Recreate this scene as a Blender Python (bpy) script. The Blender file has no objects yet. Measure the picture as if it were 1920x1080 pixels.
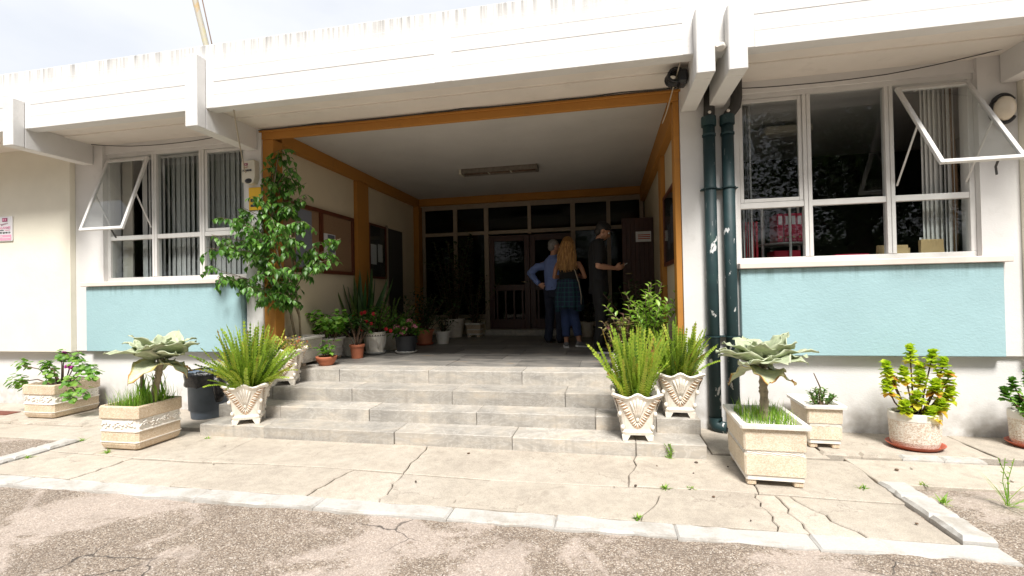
import bpy, math, random
import numpy as np
from mathutils import Vector, Matrix, noise, Euler, Quaternion
R_ = math.radians
random.seed(7)
scene = bpy.context.scene
COL = scene.collection

# ------------------------------------------------------------------ camera
cam_d = bpy.data.cameras.new('camera'); cam = bpy.data.objects.new('camera', cam_d); COL.objects.link(cam)
cam_d.sensor_width = 36.0; cam_d.lens = 882.0 / 1920.0 * 36.0
cam_d.clip_start = 0.05; cam_d.clip_end = 600
def cam_matrix(yaw, pitch, roll, loc):
    f = Vector((-math.sin(yaw) * math.cos(pitch), math.cos(yaw) * math.cos(pitch), math.sin(pitch)))
    r = Vector((math.cos(yaw), math.sin(yaw), 0)); u = r.cross(f)
    r2 = r * math.cos(roll) + u * math.sin(roll); u2 = -r * math.sin(roll) + u * math.cos(roll)
    m = Matrix((r2, u2, -f)).transposed().to_4x4(); m.translation = loc
    return m
cam.matrix_world = cam_matrix(R_(11.282), R_(0.6), R_(-1.123), Vector((0, 0, 1.40)))
scene.camera = cam

# ------------------------------------------------------------------ sky, sun, exposure
SUN_EL, SUN_AZ = 56.0, 166.0         # azimuth: direction the light comes from, clockwise from +Y
world = bpy.data.worlds.new('World'); scene.world = world; world.use_nodes = True
wn = world.node_tree.nodes; wl = world.node_tree.links; wn.clear()
w_out = wn.new('ShaderNodeOutputWorld'); w_bg = wn.new('ShaderNodeBackground')
w_sky = wn.new('ShaderNodeTexSky'); w_sky.sky_type = 'NISHITA'; w_sky.sun_disc = False
w_sky.sun_elevation = R_(SUN_EL); w_sky.sun_rotation = R_(SUN_AZ)
w_sky.air_density = 1.2; w_sky.dust_density = 2.5
w_tc = wn.new('ShaderNodeTexCoord'); w_map = wn.new('ShaderNodeMapping'); w_map.inputs['Scale'].default_value = (1, 1, 2.2)
w_no = wn.new('ShaderNodeTexNoise'); w_no.inputs['Scale'].default_value = 2.6; w_no.inputs['Detail'].default_value = 6
w_rmp = wn.new('ShaderNodeValToRGB'); w_rmp.color_ramp.elements[0].position = .34; w_rmp.color_ramp.elements[0].color = (.80, .80, .80, 1)
w_rmp.color_ramp.elements[1].position = .58; w_rmp.color_ramp.elements[1].color = (1, 1, 1, 1)
w_mix = wn.new('ShaderNodeMix'); w_mix.data_type = 'RGBA'
w_mix.inputs[7].default_value = (5.6, 5.75, 6.05, 1)
wl.new(w_tc.outputs['Generated'], w_map.inputs[0]); wl.new(w_map.outputs[0], w_no.inputs['Vector'])
wl.new(w_no.outputs['Fac'], w_rmp.inputs[0]); wl.new(w_rmp.outputs[0], w_mix.inputs[0])
wl.new(w_sky.outputs[0], w_mix.inputs[6]); wl.new(w_mix.outputs[2], w_bg.inputs['Color'])
w_bg.inputs['Strength'].default_value = 0.1
wl.new(w_bg.outputs[0], w_out.inputs['Surface'])

sun_d = bpy.data.lights.new('sun', 'SUN'); sun = bpy.data.objects.new('sun', sun_d); COL.objects.link(sun)
sun_d.energy = 3.9; sun_d.angle = R_(16); sun_d.color = (1, .96, .9)
_a = R_(SUN_AZ); _e = R_(SUN_EL)
sdir = Vector((math.sin(_a) * math.cos(_e), math.cos(_a) * math.cos(_e), math.sin(_e)))
sun.rotation_euler = sdir.to_track_quat('Z', 'Y').to_euler(); sun.location = (0, -6, 12)
vs = scene.view_settings
vs.view_transform = 'Standard'; vs.look = 'None'; vs.gamma = 1; vs.use_curve_mapping = False; vs.exposure = 0.80
scene.cycles.max_bounces = 6; scene.cycles.diffuse_bounces = 3; scene.cycles.glossy_bounces = 3; scene.cycles.transparent_max_bounces = 10
scene.cycles.caustics_reflective = False; scene.cycles.caustics_refractive = False

# ------------------------------------------------------------------ materials
class NT:
    def __init__(s, name):
        s.m = bpy.data.materials.new(name); s.m.use_nodes = True
        s.n = s.m.node_tree.nodes; s.l = s.m.node_tree.links; s.n.clear()
        s.out = s.n.new('ShaderNodeOutputMaterial'); s.p = s.n.new('ShaderNodeBsdfPrincipled')
        s.l.new(s.p.outputs[0], s.out.inputs[0])
        g = s.n.new('ShaderNodeNewGeometry'); s.pos = g.outputs['Position']
        s.obj = s.n.new('ShaderNodeTexCoord').outputs['Object']
        s.rand = s.n.new('ShaderNodeObjectInfo').outputs['Random']
    def link(s, a, b): s.l.new(a, b)
    def mapped(s, vec, scale=(1, 1, 1), loc=(0, 0, 0)):
        m = s.n.new('ShaderNodeMapping'); m.inputs['Scale'].default_value = scale; m.inputs['Location'].default_value = loc
        s.link(vec, m.inputs[0]); return m.outputs[0]
    def noise(s, vec, scale, detail=4, rough=.55, dist=0):
        t = s.n.new('ShaderNodeTexNoise'); t.inputs['Scale'].default_value = scale; t.inputs['Detail'].default_value = detail
        t.inputs['Roughness'].default_value = rough; t.inputs['Distortion'].default_value = dist
        s.link(vec, t.inputs['Vector']); return t.outputs['Fac']
    def voro(s, vec, scale, feature='F1', out='Distance', rnd=1):
        t = s.n.new('ShaderNodeTexVoronoi'); t.feature = feature; t.inputs['Scale'].default_value = scale
        t.inputs['Randomness'].default_value = rnd
        s.link(vec, t.inputs['Vector']); return t.outputs[out]
    def ramp(s, fac, stops, interp='LINEAR'):
        r = s.n.new('ShaderNodeValToRGB'); r.color_ramp.interpolation = interp
        e = r.color_ramp.elements
        while len(e) < len(stops): e.new(.5)
        for q, (p, c) in zip(e, stops):
            q.position = p; q.color = (c, c, c, 1) if isinstance(c, (int, float)) else (*c, 1)
        s.link(fac, r.inputs[0]); return r.outputs[0]
    def mix(s, fac, a, b, mode='MIX'):
        m = s.n.new('ShaderNodeMix'); m.data_type = 'RGBA'; m.blend_type = mode
        for v, i in ((fac, 0), (a, 6), (b, 7)):
            if isinstance(v, (int, float)):
                m.inputs[i].default_value = v if i == 0 else (v, v, v, 1)
            elif isinstance(v, tuple): m.inputs[i].default_value = (*v, 1)
            else: s.link(v, m.inputs[i])
        return m.outputs[2]
    def math(s, op, a, b=0.0):
        m = s.n.new('ShaderNodeMath'); m.operation = op
        for v, i in ((a, 0), (b, 1)):
            if isinstance(v, (int, float)): m.inputs[i].default_value = v
            else: s.link(v, m.inputs[i])
        return m.outputs[0]
    def bump(s, h, strength=.3, dist=.01, prev=None):
        b = s.n.new('ShaderNodeBump'); b.inputs['Strength'].default_value = strength; b.inputs['Distance'].default_value = dist
        s.link(h, b.inputs['Height'])
        if prev is not None: s.link(prev, b.inputs['Normal'])
        s.link(b.outputs[0], s.p.inputs['Normal']); return b.outputs[0]
    def col(s, c):
        if isinstance(c, tuple): s.p.inputs['Base Color'].default_value = (*c, 1)
        else: s.link(c, s.p.inputs['Base Color'])
        return s
    def rough(s, v):
        if isinstance(v, (int, float)): s.p.inputs['Roughness'].default_value = v
        else: s.link(v, s.p.inputs['Roughness'])
        return s
    def sep(s, vec):
        x = s.n.new('ShaderNodeSeparateXYZ'); s.link(vec, x.inputs[0]); return x.outputs
MAT = {}
def plain(name, c, rough=.6, metal=0, var=.12, scale=14, bump=.12, spec=None):
    t = NT(name)
    n = t.noise(t.obj, scale, 5)
    t.col(t.mix(1.0, c, t.ramp(n, [(.25, 1 - var), (.75, 1 + var * .35)]), 'MULTIPLY')).rough(rough)
    t.p.inputs['Metallic'].default_value = metal
    if spec is not None: t.p.inputs['Specular IOR Level'].default_value = spec
    if bump: t.bump(t.noise(t.obj, scale * 5, 3), bump, .004)
    MAT[name] = t.m; return t.m

def paint(name, c, dirt=(.45, .42, .37), dirt_amt=.25, bumpd=.004, top=None, low=None, bscale=55, topc=(.22, .21, .2), topk=7.0):
    """matt masonry paint: uneven roller texture, faint blotches, drip stains under an edge (top) and splash dirt (low)"""
    t = NT(name); P = t.pos
    base = t.mix(1.0, c, t.ramp(t.noise(P, 1.7, 6), [(.3, .93), (.7, 1.03)]), 'MULTIPLY')
    blot = t.ramp(t.noise(P, 5, 8, .65), [(.58, 0), (.8, 1)])
    base = t.mix(t.math('MULTIPLY', blot, dirt_amt * .5), base, dirt)
    if top is not None:
        st = t.noise(t.mapped(P, (26, 26, 1.1)), 1.0, 5, .6)
        z = t.sep(P)[2]
        near = t.math('SUBTRACT', 1.0, t.math('MULTIPLY', t.math('SUBTRACT', top, z), topk))
        near = t.math('MAXIMUM', near, 0.0)
        f = t.math('MULTIPLY', t.ramp(st, [(.45, 0), (.72, 1)]), near)
        base = t.mix(t.math('MULTIPLY', f, .88), base, topc)
    if low is not None:
        z = t.sep(P)[2]
        near = t.math('MAXIMUM', t.math('SUBTRACT', 1.0, t.math('MULTIPLY', z, 1 / low)), 0.0)
        f = t.math('MULTIPLY', t.ramp(t.noise(P, 9, 6), [(.35, 0), (.7, 1)]), near)
        base = t.mix(t.math('MULTIPLY', f, .85), base, dirt)
    t.col(base).rough(.78)
    h = t.noise(t.mapped(P, (1, 1, 1.6)), bscale, 4, .6)
    b1 = t.bump(h, .35, bumpd)
    t.bump(t.noise(P, 6, 3), .25, .012, b1)
    MAT[name] = t.m
paint('white_paint', (.70, .69, .675), dirt=(.40, .38, .34), dirt_amt=.6, top=4.09, topc=(.13, .125, .12), topk=4.5)
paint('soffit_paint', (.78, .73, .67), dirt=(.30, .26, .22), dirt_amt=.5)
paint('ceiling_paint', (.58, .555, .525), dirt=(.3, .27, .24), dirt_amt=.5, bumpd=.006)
paint('plinth_paint', (.68, .67, .66), dirt=(.33, .30, .26), low=.45, bumpd=.006)
paint('cream_paint', (.80, .765, .65), dirt=(.5, .44, .33), dirt_amt=.2)
paint('porch_wall_paint', (.66, .565, .41), dirt=(.35, .3, .22), dirt_amt=.35)
paint('teal_paint', (.32, .485, .52), dirt=(.40, .52, .55), dirt_amt=.5, bumpd=.008, bscale=38, top=1.575, topc=(.17, .27, .27))
paint('ochre_paint', (.43, .185, .03), dirt=(.17, .07, .03), dirt_amt=.8)
paint('interior_wall', (.42, .39, .34), dirt_amt=.1)
plain('sill_marble', (.76, .66, .60), .45, var=.1, scale=6)
plain('frame_alu', (.66, .65, .63), .42, var=.08, scale=9, bump=.05)
plain('frame_dark', (.06, .06, .06), .5)
plain('back_frame', (.36, .29, .22), .5, var=.15)
plain('blind_fabric', (.46, .46, .45), .8, var=.06, scale=20)
plain('blind_light', (.78, .77, .74), .8, var=.05, scale=20)
plain('black_plastic', (.012, .012, .014), .38, var=.2)
plain('cable_dark', (.03, .028, .025), .6)
plain('cable_pale', (.42, .36, .28), .6)
plain('rust_steel', (.17, .10, .06), .7, var=.5, scale=20)
plain('lamp_metal', (.20, .17, .14), .55, var=.4, scale=18)
plain('tube_glass', (.62, .6, .56), .25, var=.05)
plain('wood_frame', (.13, .035, .015), .5, var=.3, scale=8)
plain('cork', (.30, .18, .10), .9, var=.25, scale=60, bump=.4)
plain('felt_grey', (.20, .21, .25), .95, var=.15, scale=40)
plain('paper', (.72, .72, .74), .8, var=.05)
plain('paper_blue', (.12, .13, .17), .7)
plain('paper_yellow', (.6, .5, .12), .7)
plain('ink', (.05, .05, .06), .7, bump=0)
plain('ink_red', (.45, .06, .04), .7, bump=0)
plain('pink_print', (.78, .36, .50), .6, var=.08, bump=0)
plain('magenta_print', (.30, .05, .13), .6, bump=0)
plain('sign_white', (.76, .75, .77), .4, var=.05, bump=0)
plain('sign_yellow', (.85, .50, .02), .45, var=.08, bump=0)
plain('siren_box', (.62, .58, .48), .5, var=.08)
plain('binder_red', (.50, .03, .08), .4, var=.1)
plain('binder_crimson', (.58, .02, .05), .4, var=.1)
plain('kraft_paper', (.50, .35, .17), .8, var=.12)
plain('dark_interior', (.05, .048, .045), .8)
plain('terracotta', (.46, .15, .075), .75, var=.22, scale=12, bump=.2)
plain('saucer_red', (.45, .10, .05), .5, var=.15)
plain('white_plastic', (.74, .73, .70), .4, var=.05)
plain('black_pot', (.025, .026, .03), .5, var=.2)
plain('soil', (.05, .035, .025), .95, var=.5, scale=30, bump=.8)
plain('bin_grey', (.15, .19, .25), .55, var=.3, scale=7)
plain('bark_pale', (.30, .25, .17), .85, var=.4, scale=30, bump=.6)
plain('bark_dark', (.09, .065, .05), .9, var=.4, scale=12, bump=.8)
plain('twig', (.16, .12, .07), .85, var=.3, scale=30)
plain('stem_brown', (.13, .075, .045), .8, var=.3, scale=30)
plain('rust_plate', (.17, .05, .03), .8, var=.4, scale=20)
plain('skin_fair', (.50, .26, .17), .5, var=.08, scale=30, bump=.05)
plain('skin_tan', (.42, .20, .12), .5, var=.08, scale=30, bump=.05)
plain('cloth_black', (.007, .007, .008), .85, var=.25, scale=40, bump=.3)
plain('cloth_charcoal', (.007, .007, .009), .85, var=.25, scale=40, bump=.3)
plain('shirt_blue', (.16, .23, .50), .8, var=.12, scale=30, bump=.3)
plain('denim_dark', (.018, .024, .048), .85, var=.3, scale=60, bump=.3)
plain('denim_blue', (.030, .055, .15), .85, var=.35, scale=60, bump=.3)
plain('shoe_black', (.012, .012, .012), .5)
plain('shoe_grey', (.16, .15, .15), .8)
plain('rubber_white', (.72, .71, .69), .6)
plain('hair_dark', (.015, .011, .009), .5, var=.3, scale=60)
plain('hair_grey', (.25, .24, .23), .6, var=.3, scale=60)
plain('eye_white', (.7, .68, .65), .3, bump=0)
plain('lip', (.30, .10, .08), .5, bump=0)
plain('glass_bulb', (.70, .62, .50), .25, var=.05, bump=0)
plain('brass', (.5, .42, .25), .35, metal=.8)
plain('flower_red', (.62, .02, .03), .6, var=.2)
plain('flower_pink', (.62, .22, .28), .7, var=.4, scale=60)
plain('flower_magenta', (.42, .02, .30), .6, var=.2)

def hair_blond():
    t = NT('hair_blond')
    n = t.noise(t.mapped(t.obj, (60, 60, 3)), 1, 4)
    t.col(t.ramp(n, [(.3, (.16, .07, .02)), (.55, (.42, .22, .07)), (.75, (.62, .38, .15))])).rough(.42)
    MAT['hair_blond'] = t.m
hair_blond()
def plaid():
    t = NT('plaid')
    s = t.sep(t.obj)
    u = t.math('ARCTAN2', s[1], s[0])
    def line(v, f, w):
        fr = t.math('FRACT', t.math('MULTIPLY', v, f)); return t.math('LESS_THAN', fr, w)
    a = line(u, 2.9, .10); b = line(s[2], 14.0, .10)
    c = line(t.math('ADD', u, .11), 2.9, .42); d = line(t.math('ADD', s[2], .02), 14.0, .42)
    base = t.mix(t.math('MULTIPLY', t.math('ADD', c, d), .4), (.008, .014, .045), (.006, .035, .05))
    base = t.mix(t.math('MAXIMUM', a, b), base, (.012, .085, .085))
    t.col(base).rough(.85); t.bump(t.noise(t.obj, 120, 2), .3, .003); MAT['plaid'] = t.m
plaid()
def stone_step():
    t = NT('step_stone'); P = t.pos
    off = t.n.new('ShaderNodeCombineXYZ')
    for i in range(3): t.link(t.math('MULTIPLY', t.rand, 7.0 + i), off.inputs[i])
    va = t.n.new('ShaderNodeVectorMath'); va.operation = 'ADD'; t.link(P, va.inputs[0]); t.link(off.outputs[0], va.inputs[1]); V = va.outputs[0]
    n1 = t.noise(t.mapped(V, (1.2, 1.2, 3)), 2.2, 8, .6, .6)
    base = t.ramp(n1, [(.3, (.28, .262, .238)), (.48, (.37, .343, .305)), (.62, (.45, .405, .345)), (.75, (.50, .42, .325))])
    vein = t.ramp(t.noise(t.mapped(V, (1, 1, 2.5)), 3.2, 10, .7, 2.2), [(.47, 0), (.5, 1), (.53, 0)])
    base = t.mix(t.math('MULTIPLY', vein, .35), base, (.68, .66, .62))
    tone = t.ramp(t.rand, [(0, .86), (1, 1.08)])
    base = t.mix(1.0, base, tone, 'MULTIPLY')
    st = t.ramp(t.noise(t.mapped(P, (18, 18, 2.0)), 1, 6, .6), [(.5, 0), (.75, 1)])
    base = t.mix(t.math('MULTIPLY', st, .42), base, (.20, .185, .165))
    t.col(base).rough(t.ramp(n1, [(.3, .75), (.7, .6)]))
    b = t.bump(t.noise(V, 60, 5, .65), .35, .004); t.bump(n1, .25, .008, b)
    MAT['step_stone'] = t.m
stone_step()
def porch_floor():
    t = NT('porch_floor'); P = t.pos
    n = t.noise(t.mapped(P, (1, 2.2, 1)), 1.8, 8, .65, .5)
    base = t.mix(1.0, t.ramp(n, [(.3, (.11, .105, .098)), (.48, (.19, .18, .165)), (.6, (.27, .25, .225)), (.72, (.26, .185, .115))]), t.ramp(t.rand, [(0, .8), (1, 1.15)]), 'MULTIPLY')
    t.col(base).rough(t.ramp(n, [(.3, .45), (.7, .65)])); b = t.bump(t.noise(P, 40, 6, .7), .5, .006)
    MAT['porch_floor'] = t.m
porch_floor()
def concrete():
    t = NT('pavement_concrete'); P = t.pos
    big = t.noise(P, 1.1, 8, .62, .3); fine = t.noise(P, 140, 3, .7); mid = t.noise(P, 11, 7, .7)
    base = t.ramp(big, [(.28, (.39, .34, .285)), (.5, (.475, .42, .35)), (.72, (.54, .485, .415))])
    base = t.mix(1.0, base, t.ramp(mid, [(.3, .80), (.7, 1.08)]), 'MULTIPLY')
    base = t.mix(1.0, base, t.ramp(fine, [(.3, .72), (.7, 1.14)]), 'MULTIPLY')
    dark = t.ramp(t.noise(P, 3.0, 9, .72, .8), [(.56, 0), (.70, 1)])
    base = t.mix(t.math('MULTIPLY', dark, .5), base, (.22, .185, .15))
    nz = t.n.new('ShaderNodeTexNoise'); nz.inputs['Scale'].default_value = 2.2; nz.inputs['Detail'].default_value = 8; nz.inputs['Roughness'].default_value = .65; t.link(P, nz.inputs['Vector'])
    va = t.n.new('ShaderNodeVectorMath'); va.operation = 'MULTIPLY_ADD'; va.inputs[1].default_value = (.55, .55, .55); t.link(nz.outputs['Color'], va.inputs[0]); t.link(P, va.inputs[2])
    hair = t.math('MULTIPLY', t.ramp(t.voro(va.outputs[0], 1.1, 'DISTANCE_TO_EDGE'), [(.0, 1), (.007, 0)]), t.ramp(t.noise(P, 1.3, 3), [(.47, 0), (.55, 1)]))
    base = t.mix(t.math('MULTIPLY', hair, .55), base, (.15, .12, .10))
    base = t.mix(1.0, base, t.ramp(t.rand, [(0, .93), (1, 1.05)]), 'MULTIPLY')
    t.col(base).rough(.85)
    b = t.bump(fine, .35, .003); b = t.bump(mid, .3, .006, b); t.bump(hair, -.5, .006, b)
    MAT['pavement_concrete'] = t.m
concrete()
def asphalt():
    t = NT('asphalt'); P = t.pos
    # exposed aggregate of two sizes, binder between the stones, bald pale patches, crack network
    wob = t.n.new('ShaderNodeVectorMath'); wob.operation = 'ADD'
    nz = t.n.new('ShaderNodeTexNoise'); nz.inputs['Scale'].default_value = 3; nz.inputs['Detail'].default_value = 5
    t.link(P, nz.inputs['Vector']); sc = t.n.new('ShaderNodeVectorMath'); sc.operation = 'SCALE'; sc.inputs['Scale'].default_value = .35
    t.link(nz.outputs['Color'], sc.inputs[0]); t.link(P, wob.inputs[0]); t.link(sc.outputs[0], wob.inputs[1]); W = wob.outputs[0]
    w2 = t.n.new('ShaderNodeVectorMath'); w2.operation = 'ADD'; s2 = t.n.new('ShaderNodeVectorMath'); s2.operation = 'SCALE'; s2.inputs['Scale'].default_value = .02; n2 = t.n.new('ShaderNodeTexNoise'); n2.inputs['Scale'].default_value = 40; t.link(P, n2.inputs['Vector']); t.link(n2.outputs['Color'], s2.inputs[0]); t.link(P, w2.inputs[0]); t.link(s2.outputs[0], w2.inputs[1]); W2 = w2.outputs[0]
    stonec = t.voro(W2, 125, 'F1', 'Color'); stoned = t.voro(W2, 125, 'F1', 'Distance')
    stc = t.sep(stonec)[0]
    st = t.ramp(stc, [(0, (.17, .13, .10)), (.3, (.28, .22, .17)), (.6, (.38, .305, .24)), (.85, (.47, .40, .33)), (1, (.59, .53, .47))])
    gap = t.ramp(stoned, [(.35, 0), (.75, 1)])
    agg = t.mix(t.math('MULTIPLY', gap, .7), st, (.10, .078, .062))
    patch = t.math('ADD', t.noise(P, 1.3, 10, .66, .8), t.math('MULTIPLY', t.math('SUBTRACT', t.noise(P, 28, 6, .7), .5), .22))
    pm = t.ramp(patch, [(.49, 0), (.555, 1)])
    pale = t.mix(1.0, (.49, .415, .365), t.ramp(t.noise(P, 110, 6, .8), [(.35, .55), (.65, 1.2)]), 'MULTIPLY')
    base = t.mix(t.math('MULTIPLY', pm, .58), agg, pale)
    dk = t.ramp(t.noise(P, 2.1, 6, .6), [(.52, 0), (.72, 1)])
    base = t.mix(t.math('MULTIPLY', dk, .38), base, (.13, .10, .08))
    cr = t.voro(W, 1.35, 'DISTANCE_TO_EDGE')
    cm = t.math('MULTIPLY', t.ramp(cr, [(.003, 1), (.010, 0)]), t.ramp(t.noise(P, .9, 3), [(.54, 0), (.62, 1)]))
    base = t.mix(t.math('MULTIPLY', cm, .85), base, (.035, .03, .027))
    t.col(base).rough(.88)
    hh = t.math('MULTIPLY', t.ramp(stoned, [(.0, 1), (.7, 0)]), t.math('SUBTRACT', 1.0, t.math('MULTIPLY', pm, .75)))
    b = t.bump(hh, .8, .006); b = t.bump(t.noise(P, 9, 6, .65), .5, .02, b); t.bump(cm, -1.0, .02, b)
    MAT['asphalt'] = t.m
asphalt()
def kerb_mat():
    t = NT('kerb_paint'); P = t.pos
    n = t.noise(P, 4, 9, .7, .4)
    wear = t.ramp(n, [(.50, 0), (.66, 1)])
    c = t.mix(t.math('MULTIPLY', wear, .75), (.47, .455, .43), (.33, .295, .25))
    c = t.mix(1.0, c, t.ramp(t.noise(P, 90, 3), [(.3, .9), (.7, 1.04)]), 'MULTIPLY')
    t.col(c).rough(.8); b = t.bump(t.noise(P, 50, 6, .7), .4, .006); t.bump(n, .5, .012, b)
    MAT['kerb_paint'] = t.m
kerb_mat()
def aggregate(name, c1, c2, c3, scale=170):
    t = NT(name); P = t.obj
    v = t.sep(t.voro(P, scale, 'F1', 'Color'))[0]; d = t.voro(P, scale)
    c = t.ramp(v, [(0, c1), (.5, c2), (1, c3)])
    c = t.mix(1.0, c, t.ramp(t.noise(P, 6, 6), [(.3, .84), (.7, 1.06)]), 'MULTIPLY')
    t.col(c).rough(.85); t.bump(t.ramp(d, [(0, 1), (.6, 0)]), .45, .003); MAT[name] = t.m
aggregate('aggregate_tan', (.52, .38, .25), (.66, .52, .37), (.74, .64, .51))
aggregate('aggregate_cream', (.60, .47, .33), (.70, .60, .46), (.77, .70, .58))
aggregate('aggregate_pale', (.50, .44, .37), (.66, .60, .52), (.74, .70, .63))
aggregate('aggregate_oval', (.50, .36, .26), (.70, .62, .52), (.78, .74, .66), 120)
def castmat(name, c, dust):
    t = NT(name); P = t.obj
    n = t.noise(P, 16, 7, .65)
    col = t.mix(t.ramp(n, [(.48, 0), (.75, .6)]), c, dust)
    t.col(col).rough(.75); t.bump(t.noise(P, 70, 4), .3, .003); MAT[name] = t.m
castmat('cast_stone', (.80, .75, .67), (.64, .52, .40))
castmat('cast_recess', (.62, .44, .30), (.52, .33, .2))
castmat('cast_white', (.76, .72, .66), (.62, .52, .42))
def pipe_mat():
    t = NT('pipe_green'); P = t.pos
    fl = t.noise(t.mapped(P, (1, 1, .55)), 9, 7, .6, .3)
    z = t.sep(P)[2]
    lowz = t.ramp(t.math('MULTIPLY', z, .4), [(0, .05), (.55, .045), (1, -.06)])
    peel = t.ramp(t.math('ADD', fl, lowz), [(.655, 0), (.67, 1)])
    c = t.ramp(t.noise(P, 5, 6), [(.3, (.007, .024, .028)), (.6, (.010, .036, .040)), (.8, (.018, .058, .045))])
    c = t.mix(peel, c, (.55, .56, .56))
    dr = t.ramp(t.noise(t.mapped(P, (60, 60, 9)), 1, 4), [(.68, 0), (.74, 1)])
    c = t.mix(t.math('MULTIPLY', dr, .6), c, (.42, .44, .42))
    t.col(c).rough(.6); t.bump(t.math('ADD', t.noise(P, 40, 4), t.math('MULTIPLY', peel, -.6)), .4, .004); MAT['pipe_green'] = t.m
pipe_mat()
def door_wood():
    t = NT('door_wood'); P = t.pos
    n = t.noise(t.mapped(P, (14, 14, .9)), 2, 6, .6, 1)
    t.col(t.ramp(n, [(.3, (.03, .009, .006)), (.7, (.07, .021, .013))])).rough(.4); t.bump(n, .2, .003); MAT['door_wood'] = t.m
door_wood()
def pole_mat():
    t = NT('pole_paint'); P = t.obj
    n = t.noise(t.mapped(P, (1, 1, .5)), 9, 6)
    t.col(t.ramp(n, [(.35, (.42, .38, .22)), (.52, (.38, .36, .32)), (.66, (.42, .28, .10)), (.76, (.34, .10, .06))])).rough(.7); MAT['pole_paint'] = t.m
pole_mat()
def bag_mat():
    t = NT('bag_plastic'); t.col((.006, .006, .007)).rough(.22)
    t.bump(t.noise(t.obj, 22, 5, .6, 1.2), .7, .012); MAT['bag_plastic'] = t.m
bag_mat()
def glass(name, tint=(1, 1, 1), refl=2.0):
    m = bpy.data.materials.new(name); m.use_nodes = True; n = m.node_tree.nodes; l = m.node_tree.links; n.clear()
    o = n.new('ShaderNodeOutputMaterial'); mx = n.new('ShaderNodeMixShader'); tr = n.new('ShaderNodeBsdfTransparent'); gl = n.new('ShaderNodeBsdfGlossy')
    gl.inputs['Roughness'].default_value = .012; tr.inputs[0].default_value = (*tint, 1)
    fr = n.new('ShaderNodeFresnel'); fr.inputs[0].default_value = 1.5
    mu = n.new('ShaderNodeMath'); mu.operation = 'MULTIPLY'; mu.inputs[1].default_value = refl; mu.use_clamp = True
    ge = n.new('ShaderNodeNewGeometry'); inv = n.new('ShaderNodeMath'); inv.operation = 'SUBTRACT'; inv.inputs[0].default_value = 1.0; l.new(ge.outputs['Backfacing'], inv.inputs[1])
    m2 = n.new('ShaderNodeMath'); m2.operation = 'MULTIPLY'; l.new(mu.outputs[0], m2.inputs[0]); l.new(inv.outputs[0], m2.inputs[1])
    l.new(fr.outputs[0], mu.inputs[0]); l.new(m2.outputs[0], mx.inputs[0]); l.new(tr.outputs[0], mx.inputs[1]); l.new(gl.outputs[0], mx.inputs[2]); l.new(mx.outputs[0], o.inputs[0])
    MAT[name] = m
glass('window_glass', (.92, .94, .94), 1.45)
glass('dark_glass', (.4, .42, .42), .55)
def leaf(name, stops, rough=.45, transl=.3, backlight=1.25):
    """foliage: colour along a ramp by the per-face 'tint', plus translucency"""
    t = NT(name)
    at = t.n.new('ShaderNodeAttribute'); at.attribute_name = 'tint'
    c = t.ramp(at.outputs['Fac'], stops)
    c = t.mix(1.0, c, t.ramp(t.noise(t.pos, 25, 3), [(.3, .8), (.7, 1.12)]), 'MULTIPLY')
    t.col(c).rough(rough)
    tr = t.n.new('ShaderNodeBsdfTranslucent'); t.link(t.mix(1.0, c, (backlight, backlight * 1.1, backlight * .6), 'MULTIPLY'), tr.inputs[0])
    mx = t.n.new('ShaderNodeMixShader'); mx.inputs[0].default_value = transl
    t.link(t.p.outputs[0], mx.inputs[1]); t.link(tr.outputs[0], mx.inputs[2]); t.link(mx.outputs[0], t.out.inputs[0])
    MAT[name] = t.m
leaf('leaf_ficus', [(0, (.03, .09, .013)), (.5, (.08, .21, .028)), (1, (.19, .38, .06))], .42, .3)
leaf('leaf_fern', [(0, (.05, .11, .012)), (.4, (.26, .40, .035)), (.75, (.44, .49, .06)), (.9, (.34, .24, .04)), (1, (.25, .10, .025))], .5, .3)
leaf('leaf_kalanchoe', [(0, (.36, .43, .26)), (.5, (.52, .57, .39)), (.7, (.64, .66, .50)), (.88, (.56, .52, .20)), (1, (.46, .22, .06))], .8, .22, 1.1)
leaf('leaf_geranium', [(0, (.06, .16, .018)), (.5, (.13, .30, .035)), (1, (.26, .42, .07))], .5, .35)
leaf('leaf_lime', [(0, (.36, .50, .03)), (.5, (.56, .64, .05)), (.8, (.68, .58, .07)), (1, (.62, .27, .05))], .5, .5)
leaf('leaf_succulent', [(0, (.22, .36, .03)), (.4, (.56, .55, .10)), (.7, (.70, .50, .22)), (1, (.48, .07, .04))], .4, .25)
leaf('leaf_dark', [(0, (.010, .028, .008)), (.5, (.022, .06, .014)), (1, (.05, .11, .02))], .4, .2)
leaf('leaf_snake', [(0, (.02, .065, .018)), (.5, (.05, .12, .03)), (1, (.20, .24, .06))], .4, .1)
leaf('leaf_jade', [(0, (.04, .12, .02)), (.5, (.09, .20, .035)), (1, (.18, .30, .06))], .35, .15)
leaf('leaf_purple', [(0, (.10, .025, .04)), (.5, (.26, .22, .09)), (1, (.46, .50, .22))], .5, .35)
leaf('leaf_bright', [(0, (.10, .24, .02)), (.5, (.22, .40, .05)), (1, (.38, .54, .10))], .42, .35)
leaf('grass', [(0, (.10, .24, .015)), (.5, (.22, .41, .035)), (1, (.40, .50, .10))], .5, .35)
leaf('tree_leaf', [(0, (.02, .045, .012)), (.5, (.04, .085, .02)), (1, (.07, .13, .03))], .55, .25)
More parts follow.
